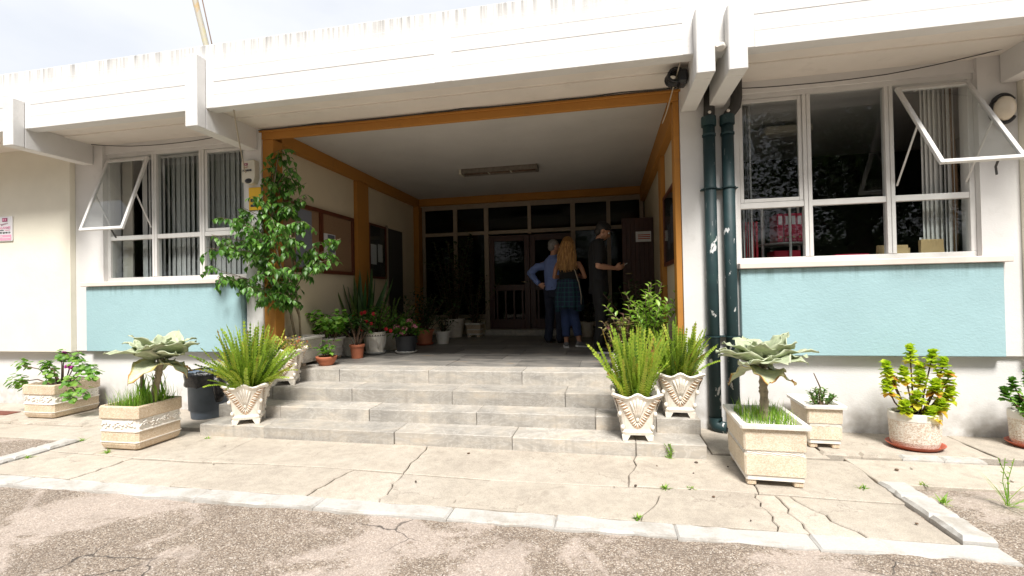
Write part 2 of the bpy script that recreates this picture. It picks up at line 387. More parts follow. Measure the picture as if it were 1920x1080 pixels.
# ------------------------------------------------------------------ mesh helpers
WM = {}                                  # world matrix of every object made here
def V3(*a): return Vector(a)
class MB:
    def __init__(s): s.v = []; s.f = []; s.t = []; s.mi = []
    def add(s, vs, fs, tint=.5, mi=0):
        o = len(s.v); s.v += [tuple(p) for p in vs]
        for f in fs:
            s.f.append(tuple(i + o for i in f)); s.t.append(tint); s.mi.append(mi)
        return s
    def box(s, a, b, bev=0.0, jit=0.0, mi=0):
        x0, y0, z0 = a; x1, y1, z1 = b
        if bev <= 0:
            vs = [(x, y, z) for z in (z0, z1) for y in (y0, y1) for x in (x0, x1)]
            fs = [(0, 2, 3, 1), (4, 5, 7, 6), (0, 1, 5, 4), (2, 6, 7, 3), (0, 4, 6, 2), (1, 3, 7, 5)]
            return s.add(vs, fs, mi=mi)
        c = Vector(((x0 + x1) / 2, (y0 + y1) / 2, (z0 + z1) / 2)); h = Vector((x1 - x0, y1 - y0, z1 - z0)) / 2
        e = min(bev, min(h) * .9)
        idx = {}; vs = []
        for sx in (-1, 1):
            for sy in (-1, 1):
                for sz in (-1, 1):
                    for ax in range(3):
                        p = [sx * (h[0] - e), sy * (h[1] - e), sz * (h[2] - e)]
                        p[ax] = (sx, sy, sz)[ax] * h[ax]
                        idx[(sx, sy, sz, ax)] = len(vs)
                        j = Vector((random.uniform(-jit, jit), random.uniform(-jit, jit), random.uniform(-jit, jit))) if jit else Vector()
                        vs.append(c + Vector(p) + j)
        fs = []
        S = (-1, 1)
        for ax in range(3):
            o = [i for i in range(3) if i != ax]
            for sg in S:
                q = []
                for (u, w) in ((-1, -1), (1, -1), (1, 1), (-1, 1)):
                    k = [0, 0, 0]; k[ax] = sg; k[o[0]] = u; k[o[1]] = w; q.append(idx[(*k, ax)])
                fs.append(q)
        for ax in range(3):                       # edges along ax
            o = [i for i in range(3) if i != ax]
            for u in S:
                for w in S:
                    k1 = [0, 0, 0]; k1[o[0]] = u; k1[o[1]] = w; k2 = list(k1); k1[ax] = -1; k2[ax] = 1
                    fs.append([idx[(*k1, o[0])], idx[(*k2, o[0])], idx[(*k2, o[1])], idx[(*k1, o[1])]])
        for sx in S:
            for sy in S:
                for sz in S: fs.append([idx[(sx, sy, sz, i)] for i in range(3)])
        # make every face point outwards
        out = []
        for f in fs:
            p = [Vector(vs[i]) for i in f]; n = (p[1] - p[0]).cross(p[2] - p[0]); m = sum(p, Vector()) / len(p) - c
            out.append(tuple(f) if n.dot(m) > 0 else tuple(reversed(f)))
        return s.add(vs, out, mi=mi)
    def tube(s, pts, rad, n=8, cap=True, tint=.5, mi=0, flat=1.0):
        pts = [Vector(p) for p in pts]
        if isinstance(rad, (int, float)): rad = [rad] * len(pts)
        rings = []; prev = None
        for i, p in enumerate(pts):
            d = (pts[min(i + 1, len(pts) - 1)] - pts[max(i - 1, 0)])
            d = d.normalized() if d.length > 1e-9 else Vector((0, 0, 1))
            if prev is None:
                a = Vector((0, 0, 1)) if abs(d.z) < .9 else Vector((1, 0, 0)); u = d.cross(a).normalized()
            else:
                u = prev - d * prev.dot(d); u = u.normalized() if u.length > 1e-6 else d.orthogonal().normalized()
            prev = u; w = d.cross(u)
            rings.append([p + (u * math.cos(2 * math.pi * k / n) + w * math.sin(2 * math.pi * k / n) * flat) * rad[i] for k in range(n)])
        return s.loft(rings, cap, tint, mi)
    def loft(s, rings, cap=True, tint=.5, mi=0):
        n = len(rings[0]); vs = [p for r in rings for p in r]; fs = []
        for i in range(len(rings) - 1):
            for k in range(n):
                a = i * n + k; b = i * n + (k + 1) % n
                fs.append((a, b, b + n, a + n))
        if cap:
            fs.append(tuple(reversed(range(n)))); fs.append(tuple(range((len(rings) - 1) * n, len(rings) * n)))
        return s.add(vs, fs, tint, mi)
    def lathe(s, prof, n=28, c=(0, 0, 0), sx=1, sy=1, cap=True, mi=0):
        rings = [[(c[0] + r * sx * math.cos(2 * math.pi * k / n), c[1] + r * sy * math.sin(2 * math.pi * k / n), c[2] + z) for k in range(n)] for r, z in prof]
        return s.loft(rings, cap, mi=mi)
    def ball(s, c, r, nu=10, nv=7, rot=None, tint=.5, mi=0):
        if isinstance(r, (int, float)): r = (r, r, r)
        c = Vector(c); rings = []
        vs = [Vector((0, 0, -r[2]))]
        for j in range(1, nv):
            a = -math.pi / 2 + math.pi * j / nv
            vs += [Vector((r[0] * math.cos(a) * math.cos(2 * math.pi * k / nu), r[1] * math.cos(a) * math.sin(2 * math.pi * k / nu), r[2] * math.sin(a))) for k in range(nu)]
        vs.append(Vector((0, 0, r[2])))
        if rot is not None: vs = [rot @ p for p in vs]
        vs = [p + c for p in vs]; fs = []
        for k in range(nu): fs.append((0, 1 + (k + 1) % nu, 1 + k))
        for j in range(nv - 2):
            for k in range(nu):
                a = 1 + j * nu + k; b = 1 + j * nu + (k + 1) % nu; fs.append((a, b, b + nu, a + nu))
        L = len(vs) - 1
        for k in range(nu): fs.append((L, L - nu + k, L - nu + (k + 1) % nu))
        return s.add(vs, fs, tint, mi)
    def blade(s, base, d, up, L, W, prof=(.15, .8, 1, .75, .0), droop=0.0, fold=.15, tint=.5, twist=0.0, wave=0.0):
        """a leaf: rows of left / middle / right points along a drooping spine"""
        d = Vector(d).normalized(); up = Vector(up); up = (up - d * up.dot(d))
        up = up.normalized() if up.length > 1e-5 else d.orthogonal().normalized()
        side = d.cross(up); p = Vector(base); n = len(prof) - 1; vs = []; fs = []
        for i, w in enumerate(prof):
            hw = W * w / 2; ph = random.uniform(-wave, wave)
            vs += [p - side * hw + up * (hw * fold * 2 + ph), p.copy(), p + side * hw + up * (hw * fold * 2 - ph)]
            if i < n:
                q = Quaternion(side, -droop / n); d = q @ d; up = q @ up
                if twist:
                    q2 = Quaternion(d, twist / n); side = q2 @ side; up = q2 @ up
                p = p + d * (L / n)
        for i in range(n):
            a = i * 3; fs += [(a, a + 1, a + 4, a + 3), (a + 1, a + 2, a + 5, a + 4)]
        return s.add(vs, fs, tint)
    def mesh(s, name):
        me = bpy.data.meshes.new(name); me.from_pydata(s.v, [], s.f)
        return me
    def build(s, name, mats, parent=None, smooth=False, local=False, kind=None, label=None, loc=None):
        me = s.mesh(name)
        if isinstance(mats, str): mats = [mats]
        for m in mats: me.materials.append(MAT[m])
        if len(mats) > 1: me.polygons.foreach_set('material_index', s.mi)
        at = me.attributes.new('tint', 'FLOAT', 'FACE'); at.data.foreach_set('value', s.t)
        if smooth: me.polygons.foreach_set('use_smooth', [True] * len(me.polygons))
        me.validate(); me.update()
        return link(name, me, parent, local, kind, label, loc)
def link(name, me, parent=None, local=False, kind=None, label=None, loc=None):
    o = bpy.data.objects.new(name, me); COL.objects.link(o)
    W = Matrix()
    if loc is not None: o.location = loc; W = Matrix.Translation(loc)
    if parent is not None:
        o.parent = parent
        if local: W = WM[parent] @ W
        else: o.matrix_parent_inverse = WM[parent].inverted()
    WM[o] = W
    if kind: o['kind'] = kind
    if label: o['label'] = label
    return o
def tag(o, label, cat, group=None):
    o['label'] = label; o['category'] = cat
    if group: o['group'] = group
    return o
def thing(name, label, cat, loc=(0, 0, 0), rz=0.0, group=None, scale=1.0):
    o = bpy.data.objects.new(name, None); COL.objects.link(o); o.empty_display_size = .1
    o.location = loc; o.rotation_euler = (0, 0, rz); o.scale = (scale,) * 3
    WM[o] = Matrix.Translation(loc) @ Matrix.Rotation(rz, 4, 'Z') @ Matrix.Scale(scale, 4)
    return tag(o, label, cat, group)
def struct(name, parent=None):
    o = bpy.data.objects.new(name, None); COL.objects.link(o); o.empty_display_size = .1; WM[o] = Matrix()
    o['kind'] = 'structure'; return o
def bx(name, mat, parent, a, b, bev=0.0, jit=0.0, label=None, smooth=False):
    return MB().box(a, b, bev, jit).build(name, mat, parent, label=label, smooth=smooth)
def dirv(az, el):
    return Vector((math.cos(el) * math.cos(az), math.cos(el) * math.sin(az), math.sin(el)))
U = random.uniform

# ------------------------------------------------------------------ ground
g = MB()                                            # one sheet to the horizon, with a hole where the fine road patch lies
NX, NY = 520, 150; X0, X1, Y0, Y1_ = -7.6, 5.4, .9, 4.3
xs = np.linspace(X0, X1, NX); ys = np.linspace(Y0, Y1_, NY)
vs = []
for y in ys:
    for x in xs:
        e = min(1.0, (x - X0) / .4, (X1 - x) / .4, (y - Y0) / .4, (Y1_ - y) / .2)
        h = .020 * noise.fractal(V3(x * .7, y * .9, 3.1), 1, 2, 3) + .010 * noise.fractal(V3(x * 5, y * 5, 1.7), 1, 2, 4)
        vs.append((x, y, -.040 + .016 * max(e, 0) + max(e, 0) * max(-.028, min(h, .024))))
fs = [(j * NX + i, j * NX + i + 1, (j + 1) * NX + i + 1, (j + 1) * NX + i) for j in range(NY - 1) for i in range(NX - 1)]
g.add(vs, fs)
B = 300
g.add([(-B, -B, -.04), (B, -B, -.04), (B, Y0, -.04), (-B, Y0, -.04), (X0, Y0, -.04), (X1, Y0, -.04), (-B, Y1_, -.04), (X0, Y1_, -.04), (X1, Y1_, -.04), (B, Y1_, -.04), (-B, B, -.04), (B, B, -.04)],
      [(0, 1, 2, 3), (3, 4, 7, 6), (5, 2, 9, 8), (6, 9, 11, 10)])
ground = g.build('asphalt_road', 'asphalt', smooth=True); ground['kind'] = 'structure'

pave = struct('pavement')
bedm = MB(); bedm.box((-5.2, 2.9, -.2), (1.9, 4.3, -.035)); bedm.box((-14, 3.78, -.2), (-5.2, 5.2, -.035)); bedm.box((1.9, 3.78, -.2), (12, 5.2, -.035)); bedm.box((-5.2, 4.3, -.2), (1.9, 5.2, -.035))
bedm.build('joint_bed', 'soil', pave)
def jag(p, q, n=9, a=.02, seed=0):
    rnd = random.Random(seed); p = Vector(p); q = Vector(q); d = (q - p); nrm = Vector((-d.y, d.x)).normalized(); out = []
    off = 0
    for i in range(n + 1):
        t = i / n
        off = 0 if i in (0, n) else off * .45 + rnd.uniform(-a, a)
        out.append(p + d * t + nrm * off)
    return out
def slab(poly, z, tilt=(0, 0), gap=.004, th=.08, label=None):
    """flag with its own broken outline: drawn in by half a joint, edges rounded over"""
    c = sum((Vector(p) for p in poly), Vector((0, 0))) / len(poly); n = len(poly)
    area = sum(poly[i][0] * poly[(i + 1) % n][1] - poly[(i + 1) % n][0] * poly[i][1] for i in range(n))
    if area < 0: poly = list(reversed(poly))
    def inset(g):
        out = []
        for i in range(n):
            p0, p1, p2 = Vector(poly[i - 1]), Vector(poly[i]), Vector(poly[(i + 1) % n])
            e1 = (p1 - p0); e2 = (p2 - p1)
            n1 = Vector((-e1.y, e1.x)).normalized() if e1.length > 1e-6 else Vector((0, 0)); n2 = Vector((-e2.y, e2.x)).normalized() if e2.length > 1e-6 else n1
            m = n1 + n2; m = m.normalized() if m.length > .2 else n1
            out.append(p1 + m * g)
        return out
    zz = lambda p: z + (p.x - c.x) * tilt[0] + (p.y - c.y) * tilt[1]
    a = inset(gap); b = inset(gap + .006)
    rings = [[(p.x, p.y, z - th) for p in a], [(p.x, p.y, zz(p) - .006) for p in a], [(p.x, p.y, zz(p)) for p in b]]
    m = MB(); m.loft(rings, True)
    return m.build('paving_slab', 'pavement_concrete', pave, label=label)
YS = 3.46; YK = 2.968
fx = [(-5.16, -5.16), (-4.19, -4.15), (-3.24, -3.17), (-2.10, -2.02), (-1.54, -1.59), (-1.07, -.88), (.18, .41), (.94, .97), (1.11, 1.09), (1.40, 1.18), (1.85, 1.84)]
seam = lambda x: YS + .02 * math.sin(x * 2.1) + .008 * noise.noise(V3(x * 3, 0, 0))
for i in range(len(fx) - 1):
    (a0, a1), (b0, b1) = fx[i], fx[i + 1]
    L = jag((a0, YK), (a1, seam(a1)), 8, .022 if 0 < i else .003, 50 + i); Rr = jag((b0, YK), (b1, seam(b1)), 8, .022 if i < len(fx) - 2 else .003, 51 + i)
    n = max(3, int((b1 - a1) / .12)); top = [Vector((a1 + (b1 - a1) * k / n, seam(a1 + (b1 - a1) * k / n))) for k in range(1, n)]
    poly = L + top + list(reversed(Rr))
    slab([tuple(p) for p in poly], .0 + random.Random(i).uniform(-.006, .004), (U(-.004, .004), U(-.01, .008)))
bxs = [(-5.16, -5.16), (-4.62, -4.60), (-3.42, -3.42), (-1.59, -1.66), (.13, .23), (.99, 1.02), (1.86, 1.86)]
for i in range(len(bxs) - 1):
    (a0, a1), (b0, b1) = bxs[i], bxs[i + 1]; yt = 4.22
    L = jag((a0, seam(a0)), (a1, yt), 7, .018, 80 + i); Rr = jag((b0, seam(b0)), (b1, yt), 7, .018, 81 + i)
    n = max(3, int((b0 - a0) / .12)); bot = [Vector((a0 + (b0 - a0) * k / n, seam(a0 + (b0 - a0) * k / n))) for k in range(1, n)]
    poly = L + list(reversed(Rr)) + list(reversed(bot))
    slab([tuple(p) for p in poly], .006 + random.Random(i + 40).uniform(-.004, .004), (U(-.002, .002), U(-.004, .004)))
def simple_slab(x0, x1, y0, y1, z, seed):
    poly = jag((x0, y0), (x1, y0), 8, .006, seed) [:-1] + jag((x1, y0), (x1, y1), 6, .012, seed + 1)[:-1] + jag((x1, y1), (x0, y1), 8, .006, seed + 2)[:-1] + jag((x0, y1), (x0, y0), 6, .012, seed + 3)[:-1]
    slab([tuple(p) for p in poly], z, (U(-.002, .002), U(-.004, .004)))
for k, (a, b) in enumerate(((-13, -9.6), (-9.6, -7.4), (-7.4, -5.17))): simple_slab(a, b, 3.79, 4.22, .0, 120 + 5 * k)
for k, (a, b) in enumerate(((1.87, 3.3), (3.3, 5.6), (5.6, 9))): simple_slab(a, b, 3.79, 4.30, .0, 160 + 5 * k)
for k, (a, b) in enumerate(((-13, -9.2), (-9.2, -7.2), (-7.2, -5.9), (-5.9, -4.2))): simple_slab(a, b, 4.30, 5.06, .018, 200 + 5 * k)
for k, (a, b) in enumerate(((.85, 1.75), (1.75, 3.02), (3.02, 5.0), (5.0, 9))): simple_slab(a, b, 4.40 if a > 1 else 4.23, 5.06, .016, 240 + 5 * k)
simple_slab(-4.2, .85, 4.23, 5.06, .0, 300)

kerb = struct('kerb')
def kerb_stone(poly, z, th=.16, cham=.012, mat='kerb_paint'):
    n = len(poly); c = sum((Vector(p) for p in poly), Vector((0, 0))) / n
    r0 = [(p[0], p[1], z - th) for p in poly]; r1 = [(p[0], p[1], z - cham) for p in poly]
    r2 = [tuple(Vector(p) + (c - Vector(p)).normalized() * cham) + (z + U(-.003, .003),) for p in poly]
    area = sum(poly[i][0] * poly[(i + 1) % n][1] - poly[(i + 1) % n][0] * poly[i][1] for i in range(n))
    rings = [r0, r1, r2] if area > 0 else [list(reversed(r)) for r in (r0, r1, r2)]
    MB().loft(rings, True).build('kerb_stone', mat, kerb)
x = -9.0; k = 0
while x < 1.98:
    w = random.Random(400 + k).uniform(.62, 1.0); x2 = min(x + w, 2.02)
    if 2.02 - x2 < .25: x2 = 2.02
    rr = random.Random(500 + k); fy = 2.812; n = 9
    front = [(x + .0012 + (x2 - x - .0024) * i / n, fy + rr.uniform(-.012, .010)) for i in range(n + 1)]
    back = [(x + .0012 + (x2 - x - .0024) * i / n, 2.958 + rr.uniform(-.006, .004)) for i in range(n, -1, -1)]
    kerb_stone(front + back, .003 + rr.uniform(-.003, .004)); x = x2; k += 1
def kerb_run(p, q, w, n, z, seed, mat='kerb_paint'):
    p = Vector(p); q = Vector(q); d = (q - p) / n; nn = Vector((-d.y, d.x)).normalized() * w / 2
    for i in range(n):
        rr = random.Random(seed + i); a = p + d * (i + .006); b = p + d * (i + .994); m = 6
        A = [tuple(a + (b - a) * t / m - nn * (1 + rr.uniform(-.08, .08))) for t in range(m + 1)]
        Bq = [tuple(a + (b - a) * t / m + nn * (1 + rr.uniform(-.08, .08))) for t in range(m, -1, -1)]
        kerb_stone(A + Bq, z + rr.uniform(-.006, .008), cham=.02, mat=mat if mat != 'half' else ('kerb_paint' if i >= n / 2 else 'pavement_concrete'))
kerb_run((1.935, 2.965), (1.94, 3.77), .17, 3, .035, 620)
kerb_run((-5.25, 2.965), (-5.27, 3.77), .17, 3, .03, 640)
kerb_run((1.72, 4.345), (2.86, 4.32), .075, 4, .032, 660, 'half')
kerb_run((-7.3, 4.25), (-4.75, 4.27), .09, 5, .022, 680, 'pavement_concrete')
bx('drain_cover', 'rust_plate', pave, (-7.75, 4.46, .0), (-7.27, 4.62, .026), .004)
for k in range(24):                                   # loose chips, dead leaves and grit
    rr = random.Random(900 + k); x = rr.uniform(-5, 3.3); y = rr.uniform(3.0, 4.05) if x < 1.8 else rr.uniform(3.85, 4.25)
    if -4.9 < x < -4.1 and y > 3.5: continue
    s = rr.uniform(.006, .016)
    m = MB(); m.ball((x, y, .006 + s * .3), (s, s * rr.uniform(.5, 1), s * .45), 7, 5, Matrix.Rotation(rr.uniform(0, 3), 3, 'Z'))
    m.build('grit', ['pavement_concrete', 'bark_dark', 'stem_brown'][k % 3], pave, smooth=True)

# ------------------------------------------------------------------ the building
bld = thing('office_building', 'low white office building with ochre framed porch and teal panels', 'building', (-1.6, 5, 0))
YW = 5.0; ZP = .535; ZS = 3.44
# front walls: plinth, pillars, cream wings
bx('plinth', 'plinth_paint', bld, (-13, YW, -.1), (-4.03, YW + .2, .752)); bx('plinth', 'plinth_paint', bld, (.76, YW, -.1), (9, YW + .2, .752))
bx('cream_wall', 'cream_paint', bld, (-13, 4.90, .745), (-6.86, YW + .2, ZS)); bx('cream_wall', 'cream_paint', bld, (3.62, 4.90, .745), (9, YW + .2, ZS))
bx('pillar', 'white_paint', bld, (-6.857, 4.965, .752), (-6.41, YW + .2, ZS)); bx('pillar', 'white_paint', bld, (3.32, 4.965, .752), (3.617, YW + .2, ZS))
bx('pillar', 'white_paint', bld, (-4.27, 4.965, .752), (-4.046, YW + .2, ZS)); bx('pillar', 'white_paint', bld, (.765, 4.965, .752), (1.285, YW + .2, ZS))
bx('pillar_base', 'plinth_paint', bld, (.762, 4.955, -.1), (1.283, YW + .0, .75)); bx('pillar_base', 'plinth_paint', bld, (-4.268, 4.955, -.1), (-4.048, YW, .75))
for (a, b) in ((-6.41, -4.27), (1.285, 3.32)):
    bx('spandrel_wall', 'plinth_paint', bld, (a, YW, .752), (b, YW + .2, 1.60)); bx('lintel', 'white_paint', bld, (a, YW, 3.325), (b, YW + .2, ZS))
bx('colour_panel', 'teal_paint', bld, (-6.62, 4.905, .752), (-4.30, 4.999, 1.585), .006); bx('colour_panel', 'teal_paint', bld, (1.284, 4.905, .752), (3.44, 4.999, 1.585), .006)
bx('window_sill', 'sill_marble', bld, (-6.66, 4.865, 1.588), (-4.275, 5.06, 1.645), .006); bx('window_sill', 'sill_marble', bld, (1.27, 4.865, 1.588), (3.49, 5.06, 1.645), .006)
# roof: slab, fascia of board-marked bays, soffit, brackets
bx('roof_slab', 'white_paint', bld, (-13, 4.36, 3.50), (9, 13.2, 3.98)); 
fas = bx('fascia', 'white_paint', bld, (-13, 4.225, 3.405), (9, 4.355, 4.085), .008)
bays = [(-9.1, -6.74), (-6.53, -4.26), (-4.06, -1.49), (-1.44, .75), (1.20, 3.47), (3.66, 6.0)]
for bi, (a, b) in enumerate(bays):
    zz = [3.405, 3.543, 3.68, 3.815, 3.955]
    for j in range(4):
        rr = random.Random(bi * 10 + j)
        bx('fascia_board', 'white_paint', fas, (a + .06, 4.225 - (.004 if j % 2 == 0 else .002) - rr.uniform(0, .001), zz[j] + .0015), (b - .06, 4.24, zz[j + 1] - .0015), .0015)
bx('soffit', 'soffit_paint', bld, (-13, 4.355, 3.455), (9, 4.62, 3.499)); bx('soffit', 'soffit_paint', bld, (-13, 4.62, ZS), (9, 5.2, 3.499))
for x0 in (-9.2, -6.70, -4.242, .775, 1.025, 3.49, 5.9):
    m = MB(); x1 = x0 + .148; yf = 4.105; ztop = 3.94 if x0 == -4.242 else 3.73
    m.box((x0, yf, 3.185), (x1, 4.224, ztop), .008); m.box((x0 + .001, 4.226, 3.1855), (x1 - .001, 4.96, 3.453), .004)
    m.build('roof_bracket', 'white_paint', bld)
m = MB(); m.box((.93, 4.15, 3.39), (1.02, 4.222, 3.46), .02, .012); m.build('mortar_patch', 'cast_white', bld)
# porch
bx('porch_wall', 'porch_wall_paint', bld, (-4.15, 5.2, ZP - .2), (-4.0, 9.7, 3.5)); bx('porch_wall', 'porch_wall_paint', bld, (.79, 5.2, ZP - .2), (.94, 9.7, 3.5))
bx('porch_wall', 'porch_wall_paint', bld, (-4.046, 5.05, ZP - .2), (-4.0, 5.2, 3.45)); bx('porch_wall', 'porch_wall_paint', bld, (.762, 5.05, ZP - .2), (.79, 5.2, 3.45))
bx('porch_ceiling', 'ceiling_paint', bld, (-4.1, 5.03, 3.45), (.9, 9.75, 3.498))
bx('porch_post', 'ochre_paint', bld, (-4.045, 4.985, ZP), (-3.895, 5.15, 3.31), .004); bx('porch_post', 'ochre_paint', bld, (.705, 4.985, ZP), (.762, 5.15, 3.31), .004)
bx('porch_beam', 'ochre_paint', bld, (-4.045, 4.975, 3.312), (.762, 5.02, 3.415), .004); bx('porch_beam_lip', 'ochre_paint', bld, (-4.075, 4.960, 3.395), (.785, 4.974, 3.420), .003)
bx('porch_beam', 'ochre_paint', bld, (-4.0, 5.152, 3.285), (-3.90, 9.6, 3.448), .004); bx('porch_beam', 'ochre_paint', bld, (.70, 5.152, 3.16), (.79, 9.6, 3.448), .004)
bx('porch_beam', 'ochre_paint', bld, (-3.898, 9.5, 3.30), (.698, 9.62, 3.446), .004)
bx('porch_post', 'ochre_paint', bld, (-4.0, 7.0, ZP), (-3.935, 7.38, 3.283), .004); bx('porch_post', 'ochre_paint', bld, (.735, 6.42, ZP), (.79, 6.72, 3.158), .004); bx('porch_post', 'ochre_paint', bld, (-3.998, 9.42, ZP), (-3.88, 9.62, 3.283), .004)
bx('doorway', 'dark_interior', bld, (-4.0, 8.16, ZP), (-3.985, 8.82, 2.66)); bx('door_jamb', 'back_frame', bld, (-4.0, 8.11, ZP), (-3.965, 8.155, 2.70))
# porch floor of flags
pf = bx('porch_floor', 'porch_floor', bld, (-4.1, 5.43, .2), (.9, 9.7, ZP - .008))
yy = 5.432; r = 0
while yy < 9.6:
    y2 = min(yy + random.Random(r).uniform(.42, .62), 9.68); xx = -3.99
    while xx < .75:
        x2 = min(xx + random.Random(int(xx * 100) + r * 31).uniform(.6, 1.25), .775)
        if .775 - x2 < .3: x2 = .775
        MB().box((xx + .002, yy + .002, ZP - .03), (x2 - .002, y2 - .002, ZP + U(-.0025, .0015)), .003).build('floor_slab', 'porch_floor', pf); xx = x2
    yy = y2; r += 1
# steps: each of separate stone blocks
STEPS = [(4.102, .0, .120, -4.11, .785, [-3.36, -1.97, -.845, .22]), (4.417, .120, .245, -4.18, .80, [-3.41, -2.39, -1.26, -.12, .42]),
         (4.709, .245, .390, -4.03, .74, [-3.73, -2.75, -1.60, -.42, .20]), (5.070, .390, .535, -3.99, .755, [-3.66, -3.12, -2.00, -.92, .08])]
for si, (y, z0, z1, xa, xb, joints) in enumerate(STEPS):
    st = MB().box((xa + .02, y + .05, z0 - .1), (xb - .02, 5.43, z1 - .012)).build('step', 'step_stone', bld)
    back = (STEPS[si + 1][0] + .03) if si < 3 else 5.43
    e = [xa] + joints + [xb]
    for i in range(len(e) - 1):
        rr = random.Random(si * 20 + i); dy = rr.uniform(-.005, .005); dz = rr.uniform(-.003, .003)
        MB().box((e[i] + .0025, y + dy, z0 - .012), (e[i + 1] - .0025, back, z1 + dz), .005, .0015).build('stone_block', 'step_stone', st)
# back of the porch: stepped threshold, glazed screen, timber double door
YB = 9.62
bx('threshold', 'step_stone', bld, (-2.45, 9.34, ZP), (.78, 9.7, ZP + .115), .006); bx('back_wall', 'porch_wall_paint', bld, (-4.0, YB, ZP), (-2.46, YB + .1, ZP + .42))
scr = MB().box((-4.0, YB - .03, 3.27), (.79, YB + .04, 3.30)).build('glazed_screen', 'back_frame', bld)
for xv, wd, zb in ((-3.83, .06, .95), (-3.12, .085, .95), (-2.44, .09, ZP + .11), (-1.52, .07, 2.62), (-.63, .09, ZP + .11), (.08, .075, ZP + .11), (.72, .07, ZP + .11)):
    bx('mullion', 'back_frame', scr, (xv - wd / 2, YB - .045, zb), (xv + wd / 2, YB + .05, 3.268))
for a, b in ((-3.80, -3.163), (-3.077, -2.486), (-2.394, -1.556), (-1.484, -.676), (-.584, .042), (.118, .684)):
    bx('transom', 'back_frame', scr, (a, YB - .035, 2.64), (b, YB + .045, 2.71)); bx('top_rail', 'back_frame', scr, (a, YB - .035, 3.20), (b, YB + .045, 3.266))
    bx('pane', 'dark_glass', scr, (a, YB, 2.711), (b, YB + .006, 3.199))
for a, b, z in ((-3.80, -3.163, .96), (-3.077, -2.486, .96), (-.584, .042, .8), (.118, .684, .8)):
    bx('pane', 'dark_glass', scr, (a, YB, z), (b, YB + .006, 2.639))
    bx('bottom_rail', 'back_frame', scr, (a, YB - .035, z - .1), (b, YB + .045, z - .002))
for (a, b) in ((-2.39, -1.535), (-1.525, -.68)):
    d = MB(); zb = ZP + .12; zt = 2.60
    d.box((a, YB - .03, zb), (a + .11, YB + .02, zt), .004); d.box((b - .11, YB - .03, zb), (b, YB + .02, zt), .004)
    for (q, w) in ((zb, zb + .2), (1.45, 1.57), (zt - .12, zt)): d.box((a + .111, YB - .028, q), (b - .111, YB + .018, w), .004)
    dr = d.build('door', 'door_wood', bld)
    bx('pane', 'dark_glass', dr, (a + .11, YB - .004, 1.571), (b - .11, YB + .002, zt - .121)); bx('pane', 'dark_glass', dr, (a + .11, YB - .004, zb + .2), (b - .11, YB + .002, 1.449))
    for k in range(4): xx = a + .16 + k * (b - a - .32) / 3; bx('door_bar', 'door_wood', dr, (xx - .018, YB - .03, zb + .2), (xx + .018, YB - .006, 1.449))
    MB().tube([(b - .05 if a < -2 else a + .05, YB - .03, 1.62), (b - .05 if a < -2 else a + .05, YB - .08, 1.62), (b - .17 if a < -2 else a + .17, YB - .085, 1.62)], .011, 8).build('handle', 'brass', dr, smooth=True)
# timber door leaf swung open off the right wall
d = MB(); d.box((.28, 8.02, ZP + .02), (.785, 8.06, 2.60), .004); od = d.build('open_door', 'door_wood', bld)
for k in range(7): bx('door_board', 'door_wood', od, (.285 + k * .071, 8.010, ZP + .05), (.350 + k * .071, 8.0195, 2.57), .003)
MB().tube([(.335, 8.01, 1.68), (.335, 7.96, 1.68), (.43, 7.955, 1.68)], .011, 8).build('handle', 'brass', od, smooth=True)
# rooms behind
for a, b in (((-13, 13, -.1), (9, 13.2, 3.5)), ((-13.2, 5.2, -.1), (-13, 13, 3.5)), ((9, 5.2, -.1), (9.2, 13, 3.5)), ((-4.149, 9.72, 0), (-4.0, 13, 3.5)), ((.79, 9.72, 0), (.939, 13, 3.5))): bx('room_wall', 'interior_wall', bld, a, b)
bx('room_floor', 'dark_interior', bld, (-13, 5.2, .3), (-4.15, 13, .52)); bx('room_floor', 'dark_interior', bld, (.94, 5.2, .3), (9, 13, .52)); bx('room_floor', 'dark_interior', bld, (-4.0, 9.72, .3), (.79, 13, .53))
bx('room_wall', 'interior_wall', bld, (-9.6, 5.2, .5), (-9.5, 13, 3.5)); bx('room_wall', 'dark_interior', bld, (.94, 8.4, .5), (9, 8.5, 3.5)); bx('room_wall', 'interior_wall', bld, (-9.5, 8.4, .5), (-4.15, 8.5, 3.5)); bx('room_wall', 'interior_wall', bld, (5.0, 5.2, .5), (5.1, 8.4, 3.5))

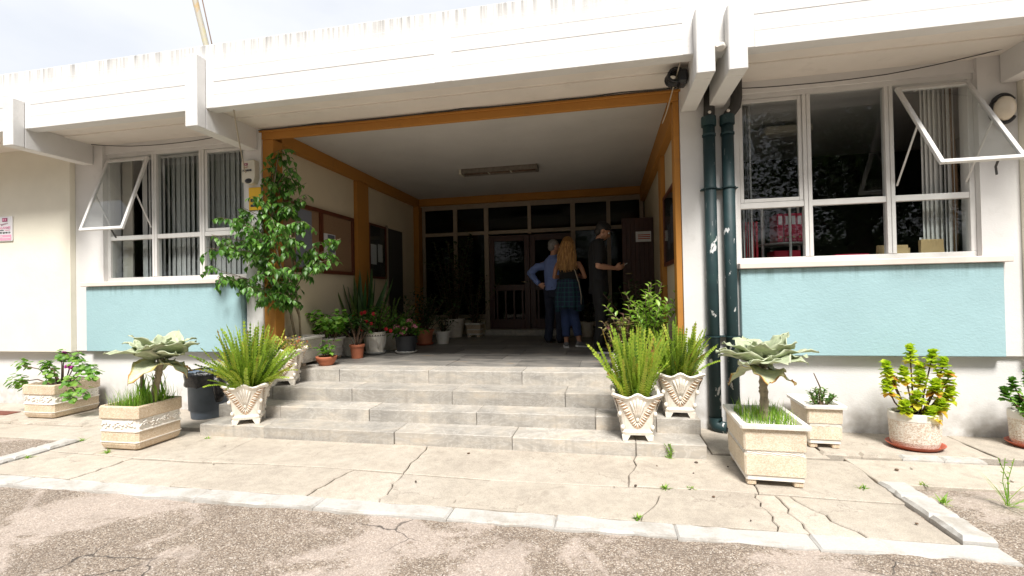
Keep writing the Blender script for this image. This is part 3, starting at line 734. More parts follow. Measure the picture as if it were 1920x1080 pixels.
# ------------------------------------------------------------------ windows
def window(xs, zt, opencol, ang, x_lab):
    """three columns, two rows; the upper light of one column is a top-hung sash swung outwards"""
    x0, x1 = xs[0], xs[-1]; zb, zm, ztop = 1.648, 2.215, zt; yf, yb = 5.02, 5.085
    w = MB()
    w.box((x0, yf, ztop - .05), (x1, yb, ztop))
    win = w.build('window', 'frame_alu', bld); bx('bottom_rail', 'frame_alu', win, (x0, yf, zb), (x1, yb, zb + .05), .003)
    bx('jamb', 'frame_alu', win, (x0, yf + .001, zb + .051), (x0 + .045, yb - .001, ztop - .051), .003); bx('jamb', 'frame_alu', win, (x1 - .045, yf + .001, zb + .051), (x1, yb - .001, ztop - .051), .003)
    for xm in xs[1:-1]:
        bx('mullion', 'frame_alu', win, (xm - .036, yf - .004, zb + .051), (xm - .002, yb, ztop - .051), .003); bx('mullion', 'frame_alu', win, (xm + .002, yf - .004, zb + .051), (xm + .036, yb, ztop - .051), .003)
    e = [x0 - .004] + list(xs[1:-1]) + [x1 + .004]
    for i in range(3):
        a, b = e[i] + (.05 if i == 0 else .0365), e[i + 1] - (.05 if i == 2 else .0365)
        bx('transom', 'frame_alu', win, (a, yf + .004, zm - .028), (b, yb - .004, zm + .028), .003)
        bx('pane', 'window_glass', win, (a, 5.05, zb + .05), (b, 5.055, zm - .029))
        L = ztop - .055 - zm - .03; rail = .036
        if i == 1:
            bx('pane', 'window_glass', win, (a, 5.05, zm + .029), (b, 5.055, ztop - .051)); continue
        s = MB(); zt0, zb0 = 0.0, -L
        s.box((a + .002, 0, zb0), (a + rail, .03, zt0), .003); s.box((b - rail, 0, zb0), (b - .002, .03, zt0), .003)
        s.box((a + rail + .001, .001, zb0), (b - rail - .001, .029, zb0 + rail), .003); s.box((a + rail + .001, .001, zt0 - rail), (b - rail - .001, .029, zt0), .003)
        gl = MB().box((a + rail - .004, .012, zb0 + rail - .004), (b - rail + .004, .018, zt0 - rail + .004))
        if i == opencol:
            M = Matrix.Translation((0, 4.975, ztop - .085)) @ Matrix.Rotation(-ang, 4, 'X')
        else: M = Matrix.Translation((0, 5.03, ztop - .053))
        for mb in (s, gl): mb.v = [tuple(M @ Vector(p)) for p in mb.v]
        s.build('sash', 'frame_alu', win); gl.build('pane', 'window_glass', win)
        if i == opencol:
            for xx in (a + .02, b - .02):
                q = M @ Vector((xx, .02, -L * .5)); MB().tube([(xx, 5.03, zm + .12), q], .009, 6).build('stay', 'frame_alu', win)
            q = M @ Vector(((a + b) / 2 + .12, .03, -L + .02)); MB().tube([q, q + V3(0, .03, -.05), q + V3(.02, .05, -.11)], .009, 6).build('catch', 'frame_dark', win)
    return win
window([-6.41, -5.668, -4.95, -4.27], 3.325, 0, R_(19.5), 'left')
window([1.285, 1.94, 2.642, 3.32], 3.325, 2, R_(34), 'right')
def blind(name, label, xs, y, z0, z1, ang, mat, wid=.088):
    t = thing(name, label, 'blind', (xs[0], y, z0))
    m = MB().box((min(xs) - .05, y - .02, z1), (max(xs) + .05, y + .03, z1 + .03)); m.build('head_rail', 'frame_alu', t)
    for i, x in enumerate(xs):
        a = ang + U(-.22, .22); c, s_ = math.cos(a) * wid / 2, math.sin(a) * wid / 2
        MB().add([(x - c, y - s_, z0 + U(0, .01)), (x + c, y + s_, z0 + U(0, .01)), (x + c + U(-.003, .003), y + s_, z1), (x - c, y - s_, z1), (x - c, y - s_ + .002, z0), (x + c, y + s_ + .002, z0), (x + c, y + s_ + .002, z1), (x - c, y - s_ + .002, z1)],
                 [(0, 1, 2, 3), (7, 6, 5, 4), (0, 4, 5, 1), (2, 6, 7, 3), (1, 5, 6, 2), (3, 7, 4, 0)]).build('slat', mat, t)
blind('vertical_blind', 'grey vertical blind drawn across the left window', [-6.02 + i * .0755 for i in range(24)], 5.2, 1.62, 3.27, -.28, 'blind_fabric')
blind('vertical_blind', 'narrow bunch of vertical blind slats at the left edge of the right window', [1.36 + i * .024 for i in range(6)], 5.2, 1.62, 3.27, 1.25, 'blind_fabric')
blind('vertical_blind', 'pale bunched vertical blind at the right edge of the right window', [3.02 + i * .036 for i in range(8)], 5.2, 1.62, 3.27, .75, 'blind_light')
bx('inner_board', 'interior_wall', bld, (-6.36, 5.18, 1.62), (-6.2, 5.2, 3.3))
tag(MB().tube([(3.27, 5.24, 1.66), (3.285, 5.24, 2.4), (3.25, 5.24, 3.3)], .035, 8).build('curtain', 'cork', smooth=True), 'narrow ochre curtain edge inside the right window', 'curtain')
# ------------------------------------------------------------------ fixtures on the building
def pipe(xc, top_bend, zbot):
    t = MB(); y = 4.905; r = .056
    t.tube([(xc, y, zbot), (xc, y, 3.02)], r, 18)
    dp = t.build('drainpipe', 'pipe_green', bld, smooth=True)
    if top_bend: pts = [(xc, y, 3.0), (xc, y, 3.06), (xc + .02, y, 3.10), (xc + .075, y - .01, 3.17), (xc + .085, y - .02, 3.25), (xc + .085, y - .02, 3.44)]
    else: pts = [(xc, y, 3.0), (xc + .01, y, 3.2), (xc + .01, y - .03, 3.44)]
    MB().tube(pts, .052, 14).build('swan_neck', 'cable_dark', dp, smooth=True)
    for z, rr, h in ((3.0, .069, .09), (2.90, .064, .02), (.93, .066, .012), (2.38, .066, .012)):
        MB().lathe([(rr, 0), (rr, h)], 18, (xc, y, z)).build('collar', 'pipe_green', dp, smooth=False)
    for z in (2.375, .93):
        MB().box((xc - .085, y - .012, z), (xc + .085, y + .09, z + .012), .003).build('clamp', 'pipe_green', dp)
    MB().ball((xc + .0, y - .055, 3.12), (.016, .01, .016), 8, 6).build('paint_spot', 'cast_white', dp, smooth=True)
    return dp
p1 = pipe(1.025, False, .14); p2 = pipe(1.195, True, .02)
MB().tube([(1.025, 4.905, .15), (1.025, 4.905, .10), (1.035, 4.89, .068), (1.065, 4.87, .058), (1.12, 4.84, .056)], [.062, .063, .063, .061, .060], 18, cap=False).build('outlet_elbow', 'pipe_green', p1, smooth=True)
MB().tube([(1.118, 4.841, .056), (1.10, 4.85, .056)], .057, 18).build('outlet_hole', 'black_plastic', p1)

def wire(name, label, pts, r, mat):
    P = [Vector(p) for p in pts]; out = []
    for i in range(len(P) - 1):
        for k in range(5):
            t = k / 5; a, b = P[i], P[i + 1]; sag = math.sin(t * math.pi) * -.01 * (b - a).length
            out.append(a + (b - a) * t + V3(0, 0, sag))
    out.append(P[-1]); return tag(MB().tube(out, r, 5).build(name, mat, smooth=True), label, 'cable')
wire('cable', 'thin dark cable sagging along the soffit above the porch beam', [(-4.05, 4.93, 3.41), (-3.3, 4.95, 3.43), (-2.75, 4.945, 3.415), (-1.9, 4.94, 3.425), (-1.5, 4.94, 3.432), (-.4, 4.94, 3.425), (.2, 4.94, 3.435), (.74, 4.94, 3.43)], .006, 'cable_dark')
wire('cable', 'thin cable running above the left window under the soffit', [(-6.5, 4.90, 3.43), (-5.9, 4.93, 3.37), (-5.2, 4.94, 3.36), (-4.6, 4.92, 3.38), (-4.26, 4.90, 3.41)], .005, 'cable_dark')
wire('cable', 'thin cable running above the right window under the soffit', [(1.19, 4.92, 3.36), (1.8, 4.95, 3.345), (2.6, 4.95, 3.36), (3.2, 4.9, 3.42), (3.48, 4.84, 3.45)], .005, 'cable_dark')
wire('cable', 'pale cable hanging from the eaves down to the alarm box', [(-3.83, 4.30, 3.42), (-3.98, 4.52, 3.24), (-4.18, 4.85, 2.93), (-4.22, 4.94, 2.86)], .007, 'cable_pale')
wire('cable', 'pale cable hanging from the black coil beside the downpipe bracket', [(.69, 4.36, 3.42), (.66, 4.6, 3.30), (.63, 4.93, 3.17), (.60, 5.0, 3.10)], .006, 'cable_pale')
co = thing('cable_coil', 'black coil of cable hung under the eaves beside the bracket', 'cable coil', (.68, 4.5, 3.34))
for k in range(7):
    a0 = U(-.2, .2); c = V3(.655 + U(-.012, .012), 4.46 + .018 * k, 3.355 + U(-.012, .012)); rr = U(.052, .068)
    MB().tube([c + V3(rr * math.cos(a), U(-.006, .006), rr * .95 * math.sin(a)) for a in [2 * math.pi * j / 16 for j in range(17)]], .0125, 6).build('loop', 'black_plastic', co, smooth=True)
MB().box((.68, 4.44, 3.27), (.765, 4.60, 3.40), .02).build('holder', 'black_plastic', co)
# bulkhead lamp
la = thing('wall_lamp', 'round bulkhead wall lamp with black rim beside the right window', 'lamp', (3.47, 4.96, 2.94))
def oval_y(prof, c, sx=.085, sz=.12, n=24):
    return [[(c[0] + r * sx * math.cos(2 * math.pi * k / n), c[1] - d, c[2] + r * sz * math.sin(2 * math.pi * k / n)) for k in range(n)] for r, d in prof]
MB().loft(oval_y([(1.0, 0), (1.02, .03), (.95, .05)], (3.475, 4.964, 2.94))).build('back_plate', 'black_plastic', la, smooth=True)
MB().loft(oval_y([(.88, .04), (.9, .07), (.78, .10), (.45, .118), (.05, .124)], (3.475, 4.964, 2.94))).build('diffuser', 'glass_bulb', la, smooth=True)
for s_ in (1, -1):
    MB().tube([(3.475 + .092 * math.cos(a), 4.91, 2.94 + s_ * .125 * math.sin(a)) for a in [R_(d) for d in range(35, 150, 10)]], .017, 6).build('rim_guard', 'black_plastic', la, smooth=True)
# fluorescent fitting on the porch ceiling
fl = thing('ceiling_light', 'unlit rusty fluorescent batten light on the porch ceiling', 'light', (-1.68, 7.5, 3.45))
m = MB(); m.box((-2.29, 7.40, 3.425), (-1.07, 7.60, 3.448)); m.box((-2.29, 7.395, 3.37), (-1.07, 7.412, 3.426)); m.box((-2.29, 7.588, 3.37), (-1.07, 7.605, 3.426)); m.build('housing', 'lamp_metal', fl)
bx('end_cap', 'siren_box', fl, (-2.33, 7.39, 3.365), (-2.291, 7.61, 3.447), .004); bx('end_cap', 'lamp_metal', fl, (-1.069, 7.39, 3.365), (-1.03, 7.61, 3.447), .004)
for yy in (7.45, 7.55): MB().tube([(-2.28, yy, 3.395), (-1.08, yy, 3.395)], .013, 10).build('tube', 'rust_steel', fl, smooth=True)
for xx in (-1.85, -1.48): bx('bracket', 'siren_box', fl, (xx - .012, 7.413, 3.38), (xx + .012, 7.587, 3.424))
bx('ballast', 'siren_box', fl, (-1.47, 7.47, 3.40), (-1.36, 7.53, 3.424))
# mast on the roof
mast = thing('roof_mast', 'weathered yellow and rust metal mast leaning above the roof edge', 'mast', (-5.7, 6.0, 3.98))
MB().tube([(-5.62, 6.0, 3.98), (-5.80, 6.0, 5.2), (-5.99, 6.0, 5.92), (-6.15, 6.0, 6.6)], .043, 10).build('pole', 'pole_paint', mast, smooth=True)
MB().tube([(-5.50, 6.0, 4.0), (-5.70, 6.0, 5.2), (-5.93, 6.0, 6.2)], .008, 5).build('guy_wire', 'rust_steel', mast, smooth=True)

# ------------------------------------------------------------------ signs, notice boards
FONT = None
def text(body, size, mat, parent, loc, rz=0.0, rx=math.pi / 2, bold=0.0, shear=0.0, sx=1.0):
    cu = bpy.data.curves.new('lettering', 'FONT'); cu.body = body; cu.size = size; cu.align_x = 'CENTER'; cu.align_y = 'CENTER'; cu.offset = bold; cu.shear = shear; cu.extrude = .0006; cu.resolution_u = 2
    tmp = bpy.data.objects.new('tmp', cu); COL.objects.link(tmp)
    dg = bpy.context.evaluated_depsgraph_get(); me = bpy.data.meshes.new_from_object(tmp.evaluated_get(dg)); bpy.data.objects.remove(tmp)
    M = Matrix.Translation(loc) @ Matrix.Rotation(rz, 4, 'Z') @ Matrix.Rotation(rx, 4, 'X') @ Matrix.Diagonal((sx, 1, 1, 1))
    me.transform(M); me.materials.clear(); me.materials.append(MAT[mat]); return link('lettering', me, parent)
def squiggle(parent, x, y, z, w, h, mat, r=.0022):
    pts = [(x - w / 2 + w * t / 30, y, z + h * (.5 * math.sin(t * 1.25) * (1 - t / 45) + (t / 30 - .5) * .7)) for t in range(31)]
    MB().tube(pts, r, 4).build('script_mark', mat, parent)
al = thing('alarm_sign', 'small white and pink alarm notice on the cream wall', 'sign', (-7.94, 4.89, 2.4)); y = 4.882
bx('board', 'sign_white', al, (-8.075, 4.884, 2.232), (-7.815, 4.898, 2.566), .002)
bx('logo', 'magenta_print', al, (-7.985, 4.8815, 2.495), (-7.895, 4.8835, 2.545))
for q in (-7.962, -7.925): bx('logo_mark', 'pink_print', al, (q - .012, 4.8795, 2.508), (q + .012, 4.8812, 2.535))
squiggle(al, -7.95, y, 2.462, .13, .03, 'magenta_print', .0018)
text('ALARME', .048, 'pink_print', al, (-7.945, y, 2.412), bold=.0012, sx=1.15)
bx('small_print', 'ink', al, (-8.045, 4.8815, 2.375), (-7.96, 4.8832, 2.384)); bx('small_print', 'pink_print', al, (-7.94, 4.8815, 2.375), (-7.85, 4.8832, 2.384))
text('707 20 00 10', .034, 'ink', al, (-7.945, y, 2.345), bold=.0008, sx=1.1)
bx('colour_block', 'pink_print', al, (-8.06, 4.8815, 2.243), (-7.83, 4.8832, 2.318)); bx('block_line', 'sign_white', al, (-8.05, 4.880, 2.275), (-7.84, 4.8812, 2.283)); bx('block_line', 'sign_white', al, (-8.05, 4.880, 2.297), (-7.98, 4.8812, 2.306))
si = thing('alarm_siren', 'cream alarm siren box marked ALARME on the pillar', 'alarm', (-4.16, 4.93, 2.9))
prof = [(-4.255, 3.04), (-4.085, 3.05), (-4.072, 3.03), (-4.072, 2.84), (-4.10, 2.77), (-4.16, 2.755), (-4.255, 2.79)]
def slab_y(prof, y0, y1, ins=.006): return [[(x, y1, z) for x, z in prof], [(x, y0 + .008, z) for x, z in prof]] + [[(-4.165 + (x + 4.165) * .95, y0, 2.9 + (z - 2.9) * .96) for x, z in prof]]
MB().loft([list(r) for r in slab_y(prof, 4.885, 4.964)]).build('case', 'siren_box', si)
bx('logo', 'magenta_print', si, (-4.215, 4.881, 2.985), (-4.165, 4.8845, 3.012)); bx('logo_mark', 'siren_box', si, (-4.20, 4.879, 2.994), (-4.18, 4.8808, 3.003))
squiggle(si, -4.19, 4.882, 2.962, .065, .018, 'ink_red', .0016); text('ALARME', .031, 'ink', si, (-4.175, 4.882, 2.925), bold=.0014, sx=1.1)
MB().ball((-4.16, 4.90, 2.80), (.055, .035, .035), 12, 8).build('siren_lamp', 'black_plastic', si, smooth=True)
ys_ = thing('warning_sign', 'yellow warning plate on the pillar below the alarm box', 'sign', (-4.13, 4.955, 2.6))
bx('plate', 'sign_yellow', ys_, (-4.215, 4.952, 2.46), (-4.045, 4.963, 2.735), .002)
for k, (a, b) in enumerate(((2.56, 2.60), (2.50, 2.53))): bx('print', 'ink', ys_, (-4.19, 4.950, a), (-4.08, 4.9518, b))
pn = thing('pillar_notice', 'white paper notice on the left pillar behind the ficus', 'notice', (-4.15, 4.955, 2.0))
bx('sheet', 'paper', pn, (-4.22, 4.958, 1.93), (-4.06, 4.9635, 2.26)); bx('print', 'ink', pn, (-4.20, 4.956, 2.05), (-4.10, 4.9578, 2.07)); bx('print', 'ink', pn, (-4.20, 4.956, 2.13), (-4.09, 4.9578, 2.145))

nb = thing('notice_board', 'wood framed cork notice board on the left porch wall behind the ficus', 'notice board', (-3.98, 6.05, 2.2))
def frame_x(name, t, x, y0, y1, z0, z1, w, d, mat):       # frame on a wall facing +X
    m = MB(); m.box((x, y0, z0), (x + d, y1, z0 + w), .003); m.box((x, y0, z1 - w), (x + d, y1, z1), .003); m.box((x, y0, z0 + w + .001), (x + d, y0 + w, z1 - w - .001), .003); m.box((x, y1 - w, z0 + w + .001), (x + d, y1, z1 - w - .001), .003); return m.build(name, mat, t)
frame_x('frame', nb, -3.999, 5.17, 6.93, 1.73, 2.65, .05, .045, 'wood_frame'); bx('mid_rail', 'wood_frame', nb, (-3.998, 6.02, 1.782), (-3.957, 6.09, 2.598))
bx('cork_panel', 'cork', nb, (-3.998, 5.221, 1.781), (-3.985, 6.018, 2.599)); bx('cork_panel', 'cork', nb, (-3.998, 6.092, 1.781), (-3.985, 6.879, 2.599))
bx('felt_panel', 'felt_grey', nb, (-3.984, 5.5, 1.80), (-3.980, 5.85, 2.58))
bx('poster', 'paper', nb, (-3.984, 6.13, 1.95), (-3.979, 6.42, 2.32)); bx('poster_photo', 'paper_blue', nb, (-3.978, 6.22, 2.05), (-3.9765, 6.40, 2.31)); bx('poster_photo', 'paper_yellow', nb, (-3.976, 6.24, 2.14), (-3.975, 6.38, 2.19)); bx('poster_print', 'felt_grey', nb, (-3.978, 6.16, 1.98), (-3.9765, 6.38, 2.02))
nb2 = thing('notice_board', 'dark glazed notice board past the second post of the left wall', 'notice board', (-3.98, 7.75, 2.3))
frame_x('frame', nb2, -3.999, 7.43, 8.08, 1.70, 2.66, .035, .04, 'wood_frame'); bx('back_panel', 'dark_interior', nb2, (-3.998, 7.466, 1.736), (-3.985, 8.044, 2.624))
for k, (a, b, c, d) in enumerate(((7.52, 7.72, 1.95, 2.3), (7.78, 7.95, 2.0, 2.32))): bx('notice', 'paper', nb2, (-3.984, a, c), (-3.980, b, d))
bx('glass', 'window_glass', nb2, (-3.968, 7.466, 1.736), (-3.964, 8.044, 2.624))
nb3 = thing('notice_board', 'dark glazed notice board on the right porch wall', 'notice board', (.77, 5.6, 2.15))
m = MB()
for (a, b) in (((.745, 4.99 + .17, 1.70), (.788, 6.36, 1.745)), ((.745, 5.16, 2.545), (.788, 6.36, 2.59)), ((.745, 5.16, 1.746), (.788, 5.205, 2.544)), ((.745, 6.315, 1.746), (.788, 6.36, 2.544))): m.box(a, b, .003)
m.build('frame', 'wood_frame', nb3); bx('back_panel', 'dark_interior', nb3, (.775, 5.206, 1.746), (.787, 6.314, 2.544)); bx('glass', 'window_glass', nb3, (.752, 5.206, 1.746), (.756, 6.314, 2.544))
for a, b, c, d in ((5.3, 5.5, 1.85, 2.2), (5.65, 5.85, 1.95, 2.4), (5.95, 6.15, 1.9, 2.2)): bx('notice', 'felt_grey', nb3, (.770, a, c), (.774, b, d))
ds = thing('door_notice', 'white printed notice fixed to the open timber door', 'notice', (.64, 7.99, 2.3))
bx('sheet', 'paper', ds, (.50, 8.003, 2.20), (.745, 8.0085, 2.37)); 
for k in range(3): bx('print', 'ink_red', ds, (.535, 8.001, 2.245 + k * .03), (.73, 8.0025, 2.26 + k * .03))
# inside the right-hand room
sh = thing('shelf_unit', 'round white shelf stand behind the right window', 'shelf', (1.93, 5.75, .52))
for z in (1.56, 1.87, 2.30): MB().lathe([(.23, 0), (.235, .01), (.23, .02)], 24, (1.93, 5.75, z)).build('shelf', 'blind_fabric', sh)
for a in (200, 275, 20, 120): MB().tube([(1.93 + .225 * math.cos(R_(a)), 5.75 + .225 * math.sin(R_(a)), .52), (1.93 + .225 * math.cos(R_(a)), 5.75 + .225 * math.sin(R_(a)), 2.32)], .013, 8).build('upright', 'blind_light', sh)
for k, x in enumerate((1.865, 1.935, 1.995, 2.06)):
    b = thing('ring_binder', ['dark red ring binder first from the left on the round shelf', 'dark red ring binder second from the left on the round shelf', 'dark red ring binder third from the left on the round shelf', 'dark red ring binder fourth from the left on the round shelf'][k], 'binder', (x, 5.6, 1.89), group='ring binders on the shelf')
    bx('cover', 'binder_red', b, (x - .029, 5.555 + .012 * (k == 3), 1.891), (x + .029, 5.80, 2.20), .003); bx('spine_label', 'paper', b, (x - .018, 5.5525 + .012 * (k == 3), 2.08), (x + .018, 5.5545 + .012 * (k == 3), 2.17)); bx('finger_ring', 'brass', b, (x - .01, 5.553 + .012 * (k == 3), 1.935), (x + .01, 5.5545 + .012 * (k == 3), 1.955))
tag(bx('box_file', 'binder_crimson', None, (1.80, 5.56, 1.585), (2.06, 5.80, 1.80), .004), 'crimson box file on the lower tier of the round shelf', 'box file')
for k in range(5): tag(bx('folder', 'binder_crimson', None, (1.45 + k * .038, 5.5, 1.66), (1.47 + k * .038, 5.72, 2.12)), ['first', 'second', 'third', 'fourth', 'fifth'][k] + ' thin red folder from the left behind the bunched blind slats', 'folder', 'red folders behind the blind')
tag(bx('desk', 'dark_interior', None, (1.36, 5.3, 1.55), (3.4, 6.2, 1.575)), 'dark worktop inside the right window', 'desk')
e1 = thing('envelope_stack', 'brown envelopes heaped on the sill beside the middle mullion', 'envelopes', (2.78, 5.25, 1.66)); bx('carton', 'paper', e1, (2.56, 5.15, 1.65), (2.93, 5.32, 1.70)); MB().box((2.60, 5.18, 1.702), (2.86, 5.21, 1.79), .004, .004).build('envelope', 'kraft_paper', e1); MB().box((2.66, 5.22, 1.702), (2.90, 5.25, 1.76), .004, .004).build('envelope', 'kraft_paper', e1)
e2 = thing('envelope_stack', 'tall brown envelope bundle on the sill near the pale blind', 'envelopes', (3.04, 5.25, 1.66)); bx('tray', 'paper', e2, (2.93, 5.12, 1.65), (3.22, 5.30, 1.685)); MB().box((2.95, 5.15, 1.687), (3.14, 5.19, 1.83), .004, .004).build('envelope', 'kraft_paper', e2); bx('sheet', 'paper', e2, (2.965, 5.195, 1.687), (3.13, 5.20, 1.855))
e3 = thing('paper_tray', 'low white tray with a red edge inside the middle pane', 'tray', (2.4, 5.25, 1.66)); bx('tray', 'paper', e3, (2.2, 5.14, 1.65), (2.52, 5.30, 1.70)); bx('cover', 'binder_red', e3, (2.22, 5.15, 1.702), (2.51, 5.29, 1.715))
tag(MB().box((2.0, 6.4, 3.33), (2.55, 6.6, 3.43), .02).build('ceiling_lamp', 'siren_box'), 'dim yellow ceiling lamp inside the right room', 'lamp')

# ------------------------------------------------------------------ planters
def sq_ring(h, z, p=7, n=48, scal=0.0, flare=0.0, hy=None):
    out = []; hy = hy or h
    for k in range(n):
        a = 2 * math.pi * k / n; c, s_ = math.cos(a), math.sin(a); r = 1 / (abs(c) ** p + abs(s_) ** p) ** (1 / p)
        r *= 1 + flare * abs(math.sin(2 * a)) ** 4
        out.append((h * r * c, hy * r * s_, z + scal * math.cos(8 * a)))
    return out
UW = [(.05, .130), (.075, .137), (.095, .126), (.2, .143), (.3, .166), (.36, .184), (.39, .200)]
def uw(z):
    for (a, x), (b, y_) in zip(UW, UW[1:]):
        if z <= b: return x + (y_ - x) * max(0, (z - a)) / (b - a)
    return UW[-1][1]
def urn(t):
    m = MB(); rings = [sq_ring(w, z) for z, w in UW[:-2]] + [sq_ring(.184, .358, scal=.006, flare=.03), sq_ring(.203, .392, scal=.016, flare=.10), sq_ring(.196, .404, scal=.017, flare=.10), sq_ring(.178, .396, scal=.013, flare=.06), sq_ring(.160, .345), sq_ring(.155, .33)]
    m.loft(rings); m.build('urn_body', 'cast_stone', t, smooth=False, local=True)
    for sx in (-1, 1):
        for sy in (-1, 1):
            f = MB(); r0 = [(sx * x, sy * y_, 0) for x, y_ in ((.085, .085), (.125, .085), (.125, .125), (.085, .125))]; r1 = [(sx * x, sy * y_, .049) for x, y_ in ((.06, .06), (.13, .06), (.13, .13), (.06, .13))]
            if sx * sy < 0: r0.reverse(); r1.reverse()
            f.loft([r0, r1]); f.build('foot', 'cast_stone', t, local=True)
    band = MB(); ribs = MB()
    path = lambda u: .128 + .345 * abs(u) ** 1.75
    for q in range(4):
        Rz = Matrix.Rotation(q * math.pi / 2, 3, 'Z')
        S = lambda u, v, o: Rz @ V3(u * uw(v), -uw(v) - o, v)
        us = [i / 60 * 1.64 - .82 for i in range(61)]; L = [0]
        for i in range(60): L.append(L[-1] + math.hypot((us[i + 1] - us[i]) * .16, path(us[i + 1]) - path(us[i])))
        P = []
        for i in range(0, 61, 3):
            u = us[i]; du = .01; tv = Vector((du * .16 * 2, path(u + du) - path(u - du))).normalized(); nn = Vector((-tv.y, tv.x))
            P.append((u, path(u), nn))
        w = .026
        vs = []; 
        for u, v, nn in P: vs += [S(u - nn.x * w / .16, min(.392, max(.1, v - nn.y * w)), .0012), S(u + nn.x * w / .16, min(.392, max(.1, v + nn.y * w)), .0012)]
        band.add(vs, [(2 * i, 2 * i + 2, 2 * i + 3, 2 * i + 1) for i in range(len(P) - 1)])
        nr = 25
        for k in range(nr):
            l = L[-1] * (k + .5) / nr; i = min(range(61), key=lambda j: abs(L[j] - l)); u = us[i]; tv = Vector((.0032, path(u + .01) - path(u - .01))).normalized(); nn = Vector((-tv.y, tv.x))
            a = S(u - nn.x * w / .16, min(.385, max(.102, path(u) - nn.y * w)), .001); b = S(u + nn.x * w / .16, min(.388, max(.102, path(u) + nn.y * w)), .001); mid = (a + b) / 2 + Rz @ V3(0, -.006, 0)
            ribs.tube([a, mid, b], [.0035, .0055, .003], 5)
        for k in range(-2, 3):
            pts = [S(k * .03 * (1 - t) + k * .17 * t, .18 + (.19 - abs(k) * .012) * t, .003) for t in (0, .35, .7, 1)]; ribs.tube(pts, [.005, .008, .011, .007], 6)
        ribs.ball(S(0, .19, .002), (.017, .012, .026), 10, 7)
        for sx in (-1, 1):
            for v in (.115, .235): ribs.ball(S(sx * .97, v, -.006), (.016, .016, .022), 8, 6)
    band.build('relief_ground', 'cast_recess', t, local=True); rb = ribs.build('relief', 'cast_stone', t, smooth=True, local=True, kind='stuff')
    MB().loft([sq_ring(.157, .31), sq_ring(.157, .338)]).build('soil', 'soil', t, local=True)
def cut_ring(a, b, c, z):
    return [(x, y_, z) for x, y_ in ((a - c, -b), (a, -b + c), (a, b - c), (a - c, b), (-a + c, b), (-a, b - c), (-a, -b + c), (-a + c, -b))]
def relief_planter(t, a, b, h=.41):
    k = h / .41; c = .022
    R = lambda ins, z: cut_ring(a - ins, b - ins, c, z * k)
    MB().loft([R(.05, 0), R(.022, .02), R(.010, .055), R(.010, .075)]).build('base', 'aggregate_tan', t, local=True)
    MB().loft([R(.004, .0752), R(.004, .083)]).build('bead', 'cast_white', t, local=True)
    MB().loft([R(.010, .0832), R(.010, .175)]).build('lower_band', 'aggregate_tan', t, local=True)
    MB().loft([R(.004, .1752), R(.004, .183), R(.014, .190), R(.014, .285), R(.006, .290)]).build('relief_band', 'cast_white', t, local=True)
    MB().loft([R(.008, .2902), R(.0, .300), R(.0, .400), R(.006, .41), R(.028, .41), R(.036, .36), R(.05, .35)]).build('rim', 'aggregate_tan', t, local=True)
    rel = MB()
    def scroll(S, width):
        n = max(3, int(width / .10)); W = width * .94
        rel.tube([S(-W / 2 + W * j / 40, .238 * k + .017 * math.sin(j / 40 * n * math.pi)) for j in range(41)], .0055, 5)
        for i in range(n * 5):
            u0 = -W / 2 + W * (i + .5) / (n * 5); ph = (i + .5) / 5 * math.pi; zc = .238 * k + .017 * math.sin(ph); sg = 1 if i % 2 else -1; c0 = S(u0, zc); c1 = S(u0 + .024 * (1 if i % 3 else -1), zc + sg * U(.018, .030)); rel.tube([c0, c0.lerp(c1, .35), c0.lerp(c1, .7), c1], [.003, .0085, .0085, .002], 6)
        for i in range(n):
            u0 = -width / 2 + width * (i + .5) / n; sg = 1 if i % 2 else -1
            pts = []
            for j in range(16):
                a_ = j / 15 * 4.6; r = .026 * (1 - j / 19); pts.append(S(u0 + r * math.cos(a_ * sg + 1), .238 * k + r * .95 * math.sin(a_ * sg + 1)))
            rel.tube(pts, [.0045] * 14 + [.008, .008], 5)
            for q in range(3): rel.ball(S(u0 + U(-.04, .04), .238 * k + U(-.032, .032)), (.011, .011, .008), 7, 5)
    scroll(lambda u, z: V3(u, -b + .010, z), 2 * (a - c) - .02); scroll(lambda u, z: V3(u, b - .010, z), 2 * (a - c) - .02)
    scroll(lambda u, z: V3(a - .010, u, z), 2 * (b - c) - .02); scroll(lambda u, z: V3(-a + .010, u, z), 2 * (b - c) - .02)
    rel.build('scroll_relief', 'cast_white', t, smooth=True, local=True, kind='stuff')
    MB().loft([cut_ring(a - .045, b - .045, c * .8, .33 * k), cut_ring(a - .038, b - .038, c * .8, .372 * k)]).build('soil', 'soil', t, local=True)
